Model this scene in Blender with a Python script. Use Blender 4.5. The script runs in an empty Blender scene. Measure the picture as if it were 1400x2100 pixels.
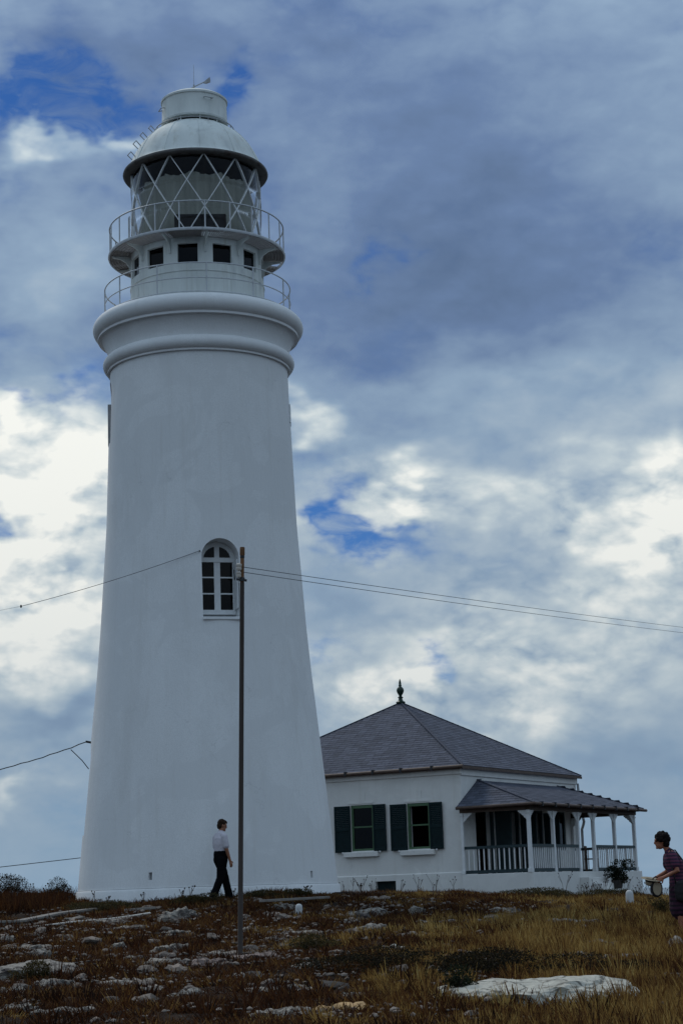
import bpy, bmesh, math, random
import numpy as np
from mathutils import Vector, Matrix, noise

scene = bpy.context.scene
COL = scene.collection
RAD = math.radians
random.seed(7)
np.random.seed(7)

# ------------------------------------------------------------------ camera
cam_data = bpy.data.cameras.new("camera")
cam_data.sensor_fit = 'VERTICAL'
cam_data.sensor_height = 36.0
cam_data.lens = 36.0 * 3900.0 / 2100.0
cam_data.clip_start = 0.1
cam_data.clip_end = 200000.0
cam = bpy.data.objects.new("camera", cam_data)
COL.objects.link(cam)
CAM_PITCH = math.atan(791.0 / 3900.0)
cam.matrix_world = (Matrix.Translation((0, 0, 1.6))
                    @ Matrix.Rotation(math.pi / 2 + CAM_PITCH, 4, 'X')
                    @ Matrix.Rotation(-0.033, 4, 'Z'))
scene.camera = cam

# ------------------------------------------------------------------ sky
SUN_EL, SUN_AZ = 50.0, -28.0          # azimuth measured from +Y towards +X
world = bpy.data.worlds.new("World")
scene.world = world
world.use_nodes = True
wt = world.node_tree
wt.nodes.clear()
SKY_STRENGTH = 0.1


class NT:
    """tiny helper around a node tree"""
    def __init__(self, tree):
        self.t = tree

    def n(self, kind, **props):
        nd = self.t.nodes.new(kind)
        for k, v in props.items():
            setattr(nd, k, v)
        return nd

    def put(self, sock, val):
        if isinstance(val, bpy.types.NodeSocket):
            self.t.links.new(val, sock)
        else:
            sock.default_value = val

    def m(self, op, a, b=None, c=None, clamp=False):
        nd = self.n('ShaderNodeMath', operation=op, use_clamp=clamp)
        self.put(nd.inputs[0], a)
        if b is not None:
            self.put(nd.inputs[1], b)
        if c is not None:
            self.put(nd.inputs[2], c)
        return nd.outputs[0]

    def v(self, op, a, b=None, out=0):
        nd = self.n('ShaderNodeVectorMath', operation=op)
        self.put(nd.inputs[0], a)
        if b is not None:
            self.put(nd.inputs[1], b)
        return nd.outputs[out]

    def noise(self, vec, scale, detail=4.0, rough=0.55, dist=0.0, col=False):
        nd = self.n('ShaderNodeTexNoise')
        if vec is not None:
            self.put(nd.inputs['Vector'], vec)
        nd.inputs['Scale'].default_value = scale
        nd.inputs['Detail'].default_value = detail
        nd.inputs['Roughness'].default_value = rough
        nd.inputs['Distortion'].default_value = dist
        return nd.outputs['Color' if col else 'Fac']

    def ramp(self, fac, stops, interp='LINEAR'):
        nd = self.n('ShaderNodeValToRGB')
        cr = nd.color_ramp
        cr.interpolation = interp
        while len(cr.elements) < len(stops):
            cr.elements.new(0.5)
        for e, (p, c) in zip(cr.elements, stops):
            e.position = p
            e.color = (*c, 1.0) if len(c) == 3 else c
        self.put(nd.inputs[0], fac)
        return nd.outputs[0]

    def mix(self, fac, a, b, blend='MIX'):
        nd = self.n('ShaderNodeMix', data_type='RGBA', blend_type=blend)
        self.put(nd.inputs[0], fac)
        self.put(nd.inputs[6], a if isinstance(a, bpy.types.NodeSocket) else (*a, 1.0))
        self.put(nd.inputs[7], b if isinstance(b, bpy.types.NodeSocket) else (*b, 1.0))
        return nd.outputs[2]

    def smooth(self, x, lo, hi):
        nd = self.n('ShaderNodeMapRange', interpolation_type='SMOOTHSTEP')
        self.put(nd.inputs[0], x)
        nd.inputs[1].default_value = lo
        nd.inputs[2].default_value = hi
        return nd.outputs[0]


# broken cloud: where it thins to blue and where it is lit white
# (azimuth, elevation, half widths, all in degrees; change of density; change of whiteness)
CLOUDS = [
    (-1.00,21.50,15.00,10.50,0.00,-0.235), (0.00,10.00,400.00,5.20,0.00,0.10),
    (-8.90,23.43,3.10,1.35,-1.05,-0.05), (-10.13,24.01,1.76,0.88,-0.40,0.00), (-2.69,23.96,0.95,0.95,-0.95,0.00), (-7.84,21.98,0.88,0.44,0.30,0.10),
    (-6.83,22.75,0.95,0.55,0.90,0.36), (-9.29,22.06,0.90,0.42,0.90,0.40), (0.66,11.00,1.35,0.85,-1.10,0.05), (-0.15,11.32,0.73,0.37,-0.30,0.00),
    (1.31,18.30,1.10,0.51,-0.45,0.00), (2.51,6.95,1.1,0.60,-0.95,0.05), (-1.03,7.24,0.88,0.59,-0.35,0.10), (-9.36,15.24,1.03,0.29,-0.70,0.00),
    (-10.02,11.47,0.73,0.38,-0.90,-0.30), (-7.58,14.52,0.88,0.88,-0.30,0.10), (-2.12,10.65,1.18,0.88,-0.20,0.20), (-9.07,9.44,2.79,2.79,0.50,0.52),
    (-9.66,14.51,1.32,0.73,0.40,0.55), (-8.33,12.92,1.91,1.62,0.20,0.50), (-9.95,10.46,1.76,0.59,0.30,0.20), (9.48,10.70,2.40,2.10,0.40,0.60),
    (5.60,7.14,3.60,1.80,0.40,0.34), (1.53,12.29,1.62,0.59,0.50,0.35), (1.96,11.62,0.88,0.51,0.50,0.35), (0.53,5.37,1.76,0.88,0.40,0.45),
    (1.74,6.27,1.03,0.59,0.40,0.35), (-0.81,14.28,0.81,0.51,0.30,0.35), (5.49,4.97,1.18,0.73,0.20,0.30), (-9.79,3.39,1.03,0.29,0.20,0.30),
    (4.66,11.86,2.35,0.59,0.30,0.22), (3.83,3.88,2.06,0.88,0.20,0.15), (4.82,17.84,5.58,2.35,0.20,-0.08), (-5.79,25.49,6.17,1.32,0.15,-0.06),
    (7.40,22.67,5.14,2.06,0.40,-0.02), (-0.41,21.94,1.76,2.94,0.30,0.08), (-8.91,18.70,2.35,2.35,0.30,0.16), (4.67,14.94,6.17,0.88,0.20,0.10),
    (-8.94,5.40,2.35,0.73,0.30,-0.25), (0.80,8.65,2.50,0.88,0.30,-0.12), (8.30,3.70,2.64,1.03,0.20,-0.08), (7.02,8.96,2.35,0.59,0.30,-0.12),
]


def build_sky():
    k = NT(wt)
    tc = k.n('ShaderNodeTexCoord')
    d = k.v('NORMALIZE', tc.outputs['Generated'])
    sep = k.n('ShaderNodeSeparateXYZ')
    k.put(sep.inputs[0], d)
    x, y, z = sep.outputs
    az = k.m('MULTIPLY', k.m('ARCTAN2', x, y), 57.29578)
    el = k.m('MULTIPLY', k.m('ARCSINE', z), 57.29578)
    flat = k.v('MULTIPLY', d, (1.0, 1.0, 1.7))
    warp = k.noise(flat, 20.0, 3.5, 0.5, 0.0, col=True)
    warp = k.v('MULTIPLY', k.v('SUBTRACT', warp, (0.5, 0.5, 0.5)), (6.0, 4.5, 0.0))
    ae = k.n('ShaderNodeCombineXYZ')
    k.put(ae.inputs[0], az)
    k.put(ae.inputs[1], el)
    p = k.v('ADD', ae.outputs[0], warp)
    dens, white = 0.0, 0.0
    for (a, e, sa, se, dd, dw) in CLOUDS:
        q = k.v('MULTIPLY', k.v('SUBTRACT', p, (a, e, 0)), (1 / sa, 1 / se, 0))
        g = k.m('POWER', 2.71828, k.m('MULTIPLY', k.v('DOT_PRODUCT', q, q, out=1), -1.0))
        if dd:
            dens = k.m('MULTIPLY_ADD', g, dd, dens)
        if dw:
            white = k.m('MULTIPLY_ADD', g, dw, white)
    big = k.noise(flat, 8.0, 3.0, 0.5, 0.3)
    det = k.noise(flat, 22.0, 5.0, 0.50, 0.2)
    up = k.v('ADD', flat, (-0.003, 0.0, 0.010))
    det_up = k.noise(up, 22.0, 5.0, 0.50, 0.2)
    relief = k.m('SUBTRACT', det, det_up)
    # billows: rounded heaps parted by creases
    wv = k.v('ADD', flat, k.v('SCALE', warp))
    wv.node.inputs[1].links[0].from_node.inputs['Scale'].default_value = 0.0035
    bil = 0.0
    for sc, am in ((17.0, 0.50), (38.0, 0.30), (80.0, 0.20)):
        b = k.m('ABSOLUTE', k.m('MULTIPLY_ADD', k.noise(wv, sc, 2.0, 0.5), 2.0, -1.0))
        bil = k.m('MULTIPLY_ADD', b, am * 2.2, bil)
    fine = k.noise(flat, 95.0, 5.0, 0.6, 0.0)
    D = k.m('MULTIPLY_ADD', k.m('SUBTRACT', big, 0.5), 0.7, 0.86)
    D = k.m('MULTIPLY_ADD', k.m('SUBTRACT', det, 0.5), 1.0, D)
    D = k.m('MULTIPLY_ADD', k.m('SUBTRACT', bil, 0.45), 0.40, D)
    D = k.m('MULTIPLY_ADD', k.m('SUBTRACT', fine, 0.5), 0.22, D)
    # the gaps are ragged: torn by the same wisps
    torn = k.m('MULTIPLY_ADD', k.m('SUBTRACT', det, 0.5), -2.6, 1.0)
    torn = k.m('MULTIPLY_ADD', k.m('SUBTRACT', bil, 0.45), -0.9, torn)
    torn = k.m('MULTIPLY_ADD', k.m('SUBTRACT', fine, 0.5), -1.0, torn)
    D = k.m('MULTIPLY_ADD', dens, k.m('MAXIMUM', torn, 0.0), D)
    mask = k.smooth(D, -0.10, 0.92)
    # thin veils drift across the gaps too
    veil = k.noise(k.v('MULTIPLY', wv, (1.0, 1.0, 1.6)), 34.0, 7.0, 0.58, 0.6)
    mask = k.m('MAXIMUM', mask, k.m('MULTIPLY', k.smooth(veil, 0.38, 0.72), 0.62))
    # sheets of stratus are smooth, the lit cumulus is crisp
    crisp = k.m('MULTIPLY_ADD', k.m('MAXIMUM', white, 0.0), 1.7, 0.11, clamp=True)
    W = k.m('MULTIPLY', k.m('SUBTRACT', det, 0.5), 0.85)
    W = k.m('MULTIPLY_ADD', relief, 1.3, W)
    W = k.m('MULTIPLY_ADD', k.m('SUBTRACT', bil, 0.45), 0.55, W)
    W = k.m('MULTIPLY_ADD', k.m('SUBTRACT', fine, 0.5), 0.12, W)
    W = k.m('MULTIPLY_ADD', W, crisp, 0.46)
    W = k.m('MULTIPLY_ADD', k.m('SUBTRACT', big, 0.5), 0.26, W)
    W = k.m('ADD', W, white, clamp=True)
    cloud = k.ramp(W, [(0.0, (0.070, 0.110, 0.18)), (0.22, (0.130, 0.200, 0.345)),
                       (0.42, (0.26, 0.362, 0.490)), (0.66, (0.54, 0.62, 0.66)),
                       (0.95, (0.92, 0.93, 0.88))])
    sky = k.n('ShaderNodeTexSky', sky_type='NISHITA')
    sky.sun_disc = False
    sky.sun_elevation = RAD(SUN_EL)
    sky.sun_rotation = RAD(SUN_AZ)
    sky.altitude = 0
    sky.air_density = 1.0
    sky.dust_density = 0.3
    sky.ozone_density = 2.5
    # polarised, slightly underexposed slide-film blue
    blue = k.mix(1.0, sky.outputs[0], (0.13, 0.30, 0.58), 'MULTIPLY')
    # an overcast sky is brighter overhead than at the horizon
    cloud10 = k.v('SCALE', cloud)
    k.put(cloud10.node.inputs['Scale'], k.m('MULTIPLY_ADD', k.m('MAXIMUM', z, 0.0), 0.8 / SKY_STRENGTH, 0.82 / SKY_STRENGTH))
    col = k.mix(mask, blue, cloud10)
    # thin haze sitting on the horizon
    hz = k.m('POWER', 2.71828, k.m('MULTIPLY', k.m('ABSOLUTE', el), -0.22))
    haze10 = tuple(c / SKY_STRENGTH for c in (0.25, 0.37, 0.50))
    col = k.mix(k.m('MULTIPLY', hz, 0.75), col, haze10)
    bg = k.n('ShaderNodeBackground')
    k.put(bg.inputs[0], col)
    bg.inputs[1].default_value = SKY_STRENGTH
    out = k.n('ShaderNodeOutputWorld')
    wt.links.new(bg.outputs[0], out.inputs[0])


build_sky()

sun_data = bpy.data.lights.new("sun", 'SUN')
sun_data.energy = 1.3
sun_data.angle = RAD(14)
sun_data.color = (1.0, 0.93, 0.82)
sun = bpy.data.objects.new("sun", sun_data)
COL.objects.link(sun)
sdir = Vector((math.sin(RAD(SUN_AZ)) * math.cos(RAD(SUN_EL)), math.cos(RAD(SUN_AZ)) * math.cos(RAD(SUN_EL)), math.sin(RAD(SUN_EL))))
sun.rotation_euler = sdir.to_track_quat('Z', 'Y').to_euler()

vs = scene.view_settings
vs.view_transform = 'Standard'
vs.look = 'None'
vs.exposure = 0.0
vs.gamma = 1.0
vs.use_curve_mapping = False
scene.cycles.max_bounces = 8
scene.cycles.transparent_max_bounces = 24

# ------------------------------------------------------------------ materials
MATS = {}


def mat(name, base, rough=0.7, var=0.15, vscale=6.0, bump=0.0, bscale=40.0, second=None, sfac=(0.5, 0.7), sscale=2.0,
        metallic=0.0, spec=0.3, stretch=(1, 1, 1), island=0.0, coord='Object', crack=0.0, grain=0.0, runs=0.0):
    m = bpy.data.materials.new(name)
    m.use_nodes = True
    k = NT(m.node_tree)
    bs = m.node_tree.nodes['Principled BSDF']
    tc = k.n('ShaderNodeTexCoord')
    vec = k.v('MULTIPLY', tc.outputs[coord], stretch)
    nz = k.noise(vec, vscale, 6.0, 0.6)
    lo = tuple(c * (1 - var) for c in base)
    hi = tuple(min(1.0, c * (1 + var)) for c in base)
    col = k.ramp(nz, [(0.3, lo), (0.7, hi)])
    if second is not None:
        f = k.smooth(k.noise(vec, sscale, 8.0, 0.65, 0.4), *sfac)
        col = k.mix(f, col, second)
    if crack:           # dark joints and clefts
        vo = k.n('ShaderNodeTexVoronoi', feature='DISTANCE_TO_EDGE')
        k.put(vo.inputs['Vector'], k.v('ADD', vec, k.v('MULTIPLY', k.noise(vec, crack * 1.5, 3.0, 0.6, 0.0, col=True), (.25, .25, .25))))
        vo.inputs['Scale'].default_value = crack
        col = k.mix(k.smooth(vo.outputs['Distance'], 0.0, 0.05), tuple(c * .25 for c in base), col)
        pits = k.smooth(k.noise(vec, crack * 9, 3.0, 0.6), 0.62, 0.70)
        col = k.mix(k.m('MULTIPLY', pits, 0.6), col, tuple(c * .3 for c in base))
    if grain:           # rough-cast wall: speckle of the lime wash and repainted patches
        g = k.ramp(k.noise(tc.outputs[coord], 55.0, 3.0, 0.7), [(0.32, (1 - grain,) * 3), (0.68, (1 + grain,) * 3)])
        col = k.mix(1.0, col, g, 'MULTIPLY')
        pa = k.smooth(k.noise(tc.outputs[coord], 0.55, 4.0, 0.55, 0.8), 0.50, 0.53)
        col = k.mix(k.m('MULTIPLY', pa, 0.6), col, tuple(c * .93 for c in base))
        hl = k.n('ShaderNodeTexVoronoi', feature='DISTANCE_TO_EDGE')
        k.put(hl.inputs['Vector'], k.v('ADD', tc.outputs[coord], k.v('MULTIPLY', k.noise(tc.outputs[coord], 1.8, 4.0, 0.6, 0.0, col=True), (1.2, 1.2, 1.2))))
        hl.inputs['Scale'].default_value = 0.42
        ck = k.m('MULTIPLY', k.m('SUBTRACT', 1.0, k.smooth(hl.outputs['Distance'], 0.0, 0.006)), k.smooth(k.noise(tc.outputs[coord], 0.9, 2.0, 0.5), 0.52, 0.62))
        col = k.mix(k.m('MULTIPLY', ck, 0.30), col, tuple(c * .5 for c in base))
    if runs:            # rain runs down the wall
        r_ = k.noise(k.v('MULTIPLY', tc.outputs[coord], (2.6, 2.6, 0.10)), 2.4, 5.0, 0.65)
        col = k.mix(k.m('MULTIPLY', k.smooth(r_, 0.52, 0.72), runs), col, (base[0] * .74, base[1] * .71, base[2] * .66))
    if island:
        geo = k.n('ShaderNodeNewGeometry')
        oi = k.n('ShaderNodeObjectInfo')
        r = k.m('FRACT', k.m('ADD', geo.outputs['Random Per Island'], k.m('MULTIPLY', oi.outputs['Random'], 7.31)))
        col = k.mix(1.0, col, k.ramp(r, [(0, (1 - island,) * 3), (1, (1 + island * .6,) * 3)]), 'MULTIPLY')
    k.put(bs.inputs['Base Color'], col)
    bs.inputs['Roughness'].default_value = rough
    bs.inputs['Metallic'].default_value = metallic
    bs.inputs['Specular IOR Level'].default_value = spec
    if bump:
        bn = k.n('ShaderNodeBump')
        bn.inputs['Strength'].default_value = 1.0
        bn.inputs['Distance'].default_value = bump
        k.put(bn.inputs['Height'], k.noise(vec, bscale, 5.0, 0.6))
        k.put(bs.inputs['Normal'], bn.outputs[0])
    MATS[name] = m
    return m


mat('tower_plaster', (0.77, 0.775, 0.775), 0.75, 0.05, 1.2, 0.006, 18.0, second=(0.69, 0.69, 0.685), sfac=(0.5, 0.75), sscale=0.8, stretch=(1, 1, 0.35), grain=0.10, runs=0.18)
mat('house_plaster', (0.74, 0.73, 0.70), 0.85, 0.06, 2.0, 0.006, 25.0, second=(0.64, 0.63, 0.59), sfac=(0.55, 0.8), sscale=1.5, grain=0.05, runs=0.22)
mat('white_paint', (0.72, 0.73, 0.73), 0.5, 0.06, 5.0, second=(0.55, 0.53, 0.48), sfac=(0.62, 0.8), sscale=4.0)
mat('lantern_paint', (0.66, 0.69, 0.665), 0.75, 0.10, 2.5, 0.002, 20.0, runs=0.6, spec=0.15, second=(0.42, 0.45, 0.45), sfac=(0.5, 0.8), sscale=2.0, stretch=(1, 1, 0.25))
mat('grey_metal', (0.33, 0.34, 0.35), 0.55, 0.12, 6.0, second=(0.22, 0.17, 0.13), sfac=(0.6, 0.8), sscale=5.0)
mat('gallery_metal', (0.36, 0.34, 0.33), 0.6, 0.12, 6.0, second=(0.26, 0.20, 0.16), sfac=(0.55, 0.8), sscale=4.0)
mat('rail_paint', (0.50, 0.52, 0.54), 0.5, 0.12, 8.0, second=(0.22, 0.16, 0.13), sfac=(0.6, 0.8), sscale=7.0)
mat('gutter_dark', (0.13, 0.125, 0.12), 0.6, 0.2, 6.0, second=(0.08, 0.06, 0.05), sfac=(0.5, 0.7), sscale=4.0)
mat('dark_iron', (0.03, 0.03, 0.032), 0.6, 0.2, 8.0)
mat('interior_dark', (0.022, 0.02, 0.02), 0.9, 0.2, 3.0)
mat('curtain', (0.36, 0.365, 0.32), 0.95, 0.10, 3.0, 0.01, 10.0, stretch=(1, 1, 0.1))
mat('slate', (0.080, 0.087, 0.115), 0.85, 0.18, 9.0, 0.004, 60.0, island=0.26, spec=0.15)
mat('slate_cap', (0.058, 0.062, 0.082), 0.85, 0.15, 9.0, spec=0.15)
mat('gutter_brown', (0.085, 0.055, 0.042), 0.6, 0.2, 8.0, second=(0.16, 0.12, 0.09), sfac=(0.55, 0.75), sscale=3.0)
mat('shutter_green', (0.006, 0.017, 0.019), 0.7, 0.2, 8.0, spec=0.15)
mat('frame_green', (0.065, 0.125, 0.065), 0.5, 0.15, 6.0)
mat('rail_green', (0.022, 0.042, 0.048), 0.5, 0.2, 6.0)
mat('finial_green', (0.012, 0.03, 0.02), 0.45, 0.2, 8.0)
mat('pink_curtain', (0.48, 0.34, 0.31), 0.95, 0.1, 4.0)
mat('porch_wood', (0.09, 0.06, 0.045), 0.7, 0.2, 5.0)
mat('pole_metal', (0.050, 0.038, 0.032), 0.75, 0.2, 5.0, second=(0.10, 0.05, 0.03), sfac=(0.55, 0.75), sscale=4.0, stretch=(1, 1, .3))
mat('rust', (0.17, 0.085, 0.04), 0.85, 0.25, 9.0)
mat('marker_paint', (0.50, 0.50, 0.49), 0.7, 0.12, 9.0, second=(0.30, 0.27, 0.24), sfac=(0.52, 0.7), sscale=7.0)
mat('insulator', (0.55, 0.50, 0.44), 0.3, 0.08, 5.0)
mat('cable', (0.04, 0.045, 0.055), 0.7, 0.1, 5.0)
mat('limestone', (0.26, 0.235, 0.205), 0.95, 0.35, 9.0, 0.03, 16.0, second=(0.055, 0.045, 0.042), sfac=(0.46, 0.64), sscale=4.5, crack=3.5)
mat('bright_stone', (0.44, 0.42, 0.36), 0.95, 0.2, 7.0, 0.03, 14.0, second=(0.17, 0.15, 0.12), sfac=(0.52, 0.70), sscale=4.0, crack=2.2)
mat('pink_stone', (0.24, 0.185, 0.165), 0.95, 0.3, 8.0, 0.03, 16.0, second=(0.06, 0.04, 0.033), sfac=(0.46, 0.64), sscale=5.0, crack=4.0)
mat('orange_stone', (0.42, 0.27, 0.13), 0.95, 0.2, 6.0, 0.01, 14.0)
mat('pebble', (0.20, 0.165, 0.14), 0.95, 0.2, 6.0, 0.008, 20.0, second=(0.14, 0.10, 0.08), sfac=(0.5, 0.7), sscale=3.0, island=0.5)
mat('concrete', (0.22, 0.20, 0.18), 0.9, 0.2, 4.0, 0.008, 25.0, second=(0.15, 0.13, 0.11), sfac=(0.5, 0.7), sscale=2.5)
mat('dark_wall', (0.07, 0.06, 0.05), 0.9, 0.3, 3.0, 0.02, 9.0)
mat('skin', (0.30, 0.135, 0.08), 0.6, 0.08, 10.0)
mat('skin_red', (0.33, 0.13, 0.075), 0.6, 0.08, 10.0)
mat('hair_brown', (0.028, 0.016, 0.010), 0.85, 0.3, 40.0, spec=0.1)
mat('hair_black', (0.012, 0.008, 0.007), 0.85, 0.3, 40.0, spec=0.1)
mat('shirt_grey', (0.52, 0.49, 0.53), 0.9, 0.06, 5.0, 0.01, 9.0)
mat('trouser_black', (0.005, 0.005, 0.0065), 0.95, 0.2, 6.0, 0.008, 9.0, spec=0.03)
mat('shoe', (0.03, 0.018, 0.012), 0.6, 0.2, 9.0)
mat('bag_black', (0.012, 0.011, 0.012), 0.7, 0.2, 9.0)
mat('hat_tan', (0.33, 0.27, 0.19), 0.9, 0.1, 20.0, 0.003, 80.0)
mat('pot_clay', (0.035, 0.03, 0.028), 0.8, 0.2, 8.0)
mat('eye', (0.02, 0.015, 0.012), 0.2, 0.0)


def striped(name, a, b, scale, axis=2):
    m = mat(name, a, 0.9, 0.12, 6.0)
    k = NT(m.node_tree)
    tc = k.n('ShaderNodeTexCoord')
    sp = k.n('ShaderNodeSeparateXYZ')
    k.put(sp.inputs[0], tc.outputs['Object'])
    w = k.m('SINE', k.m('MULTIPLY', sp.outputs[axis], scale))
    bs = m.node_tree.nodes['Principled BSDF']
    old = bs.inputs['Base Color'].links[0].from_socket
    k.put(bs.inputs['Base Color'], k.mix(k.smooth(w, 0.0, 0.35), old, b))


striped('shirt_stripe', (0.105, 0.030, 0.060), (0.028, 0.014, 0.034), 120.0)
striped('skirt_stripe', (0.045, 0.014, 0.032), (0.016, 0.008, 0.016), 90.0)


def glass(name, tint, fac=0.12, rough=0.02):
    m = bpy.data.materials.new(name)
    m.use_nodes = True
    t = m.node_tree
    t.nodes.clear()
    k = NT(t)
    tr = k.n('ShaderNodeBsdfTransparent')
    tr.inputs[0].default_value = (*tint, 1)
    gl = k.n('ShaderNodeBsdfGlossy')
    gl.inputs['Roughness'].default_value = rough
    gl.inputs['Color'].default_value = (0.9, 0.93, 1.0, 1)
    lw = k.n('ShaderNodeLayerWeight')
    lw.inputs[0].default_value = 0.5
    mx = k.n('ShaderNodeMixShader')
    k.put(mx.inputs[0], k.m('MULTIPLY_ADD', k.m('POWER', lw.outputs['Facing'], 5.0), 0.9, fac, clamp=True))
    t.links.new(tr.outputs[0], mx.inputs[1])
    t.links.new(gl.outputs[0], mx.inputs[2])
    out = k.n('ShaderNodeOutputMaterial')
    t.links.new(mx.outputs[0], out.inputs[0])
    MATS[name] = m


glass('lantern_glass', (0.82, 0.83, 0.83), 0.012, 0.03)
glass('window_glass', (0.13, 0.14, 0.16), 0.012)


def foliage_mat(name, stops, rough=0.8, transl=0.35):
    """leaf/blade material: hue from the per-blade attribute 'tint'"""
    m = bpy.data.materials.new(name)
    m.use_nodes = True
    t = m.node_tree
    k = NT(t)
    bs = t.nodes['Principled BSDF']
    at = k.n('ShaderNodeAttribute')
    at.attribute_name = 'tint'
    col = k.ramp(at.outputs['Fac'], stops)
    k.put(bs.inputs['Base Color'], col)
    bs.inputs['Roughness'].default_value = rough
    bs.inputs['Specular IOR Level'].default_value = 0.15
    tl = k.n('ShaderNodeBsdfTranslucent')
    k.put(tl.inputs[0], col)
    mx = k.n('ShaderNodeMixShader')
    mx.inputs[0].default_value = transl
    t.links.new(bs.outputs[0], mx.inputs[1])
    t.links.new(tl.outputs[0], mx.inputs[2])
    t.links.new(mx.outputs[0], t.nodes['Material Output'].inputs[0])
    MATS[name] = m


foliage_mat('dry_grass', [(0.0, (0.012, 0.006, 0.004)), (0.3, (0.060, 0.022, 0.009)), (0.5, (0.12, 0.058, 0.019)),
                          (0.8, (0.33, 0.20, 0.058)), (1.0, (0.42, 0.31, 0.11))])
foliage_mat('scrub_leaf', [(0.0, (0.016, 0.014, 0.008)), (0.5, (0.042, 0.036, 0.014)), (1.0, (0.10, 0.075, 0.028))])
foliage_mat('shade_leaf', [(0.0, (0.006, 0.006, 0.004)), (0.6, (0.016, 0.013, 0.007)), (1.0, (0.045, 0.034, 0.014))])  # near-black leaf: skyline bushes, and shade painted into bushes by the slab
foliage_mat('dark_leaf', [(0.0, (0.006, 0.010, 0.006)), (0.6, (0.014, 0.022, 0.010)), (1.0, (0.03, 0.035, 0.015))])


# ------------------------------------------------------------------ object helpers
def new_obj(name, me, parent=None, m=None):
    o = bpy.data.objects.new(name, me)
    COL.objects.link(o)
    if parent is not None:
        o.parent = parent
    if m is not None and me is not None:
        me.materials.clear()
        me.materials.append(MATS[m])
    return o


def empty(name, loc, rz=0.0, label=None, cat=None, group=None):
    o = bpy.data.objects.new(name, None)
    COL.objects.link(o)
    o.empty_display_size = 0.2
    o.location = loc
    o.rotation_euler = (0, 0, rz)
    tag(o, label, cat, group)
    return o


def tag(o, label=None, cat=None, group=None, kind=None):
    if label:
        o['label'] = label
    if cat:
        o['category'] = cat
    if group:
        o['group'] = group
    if kind:
        o['kind'] = kind
    return o


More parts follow.
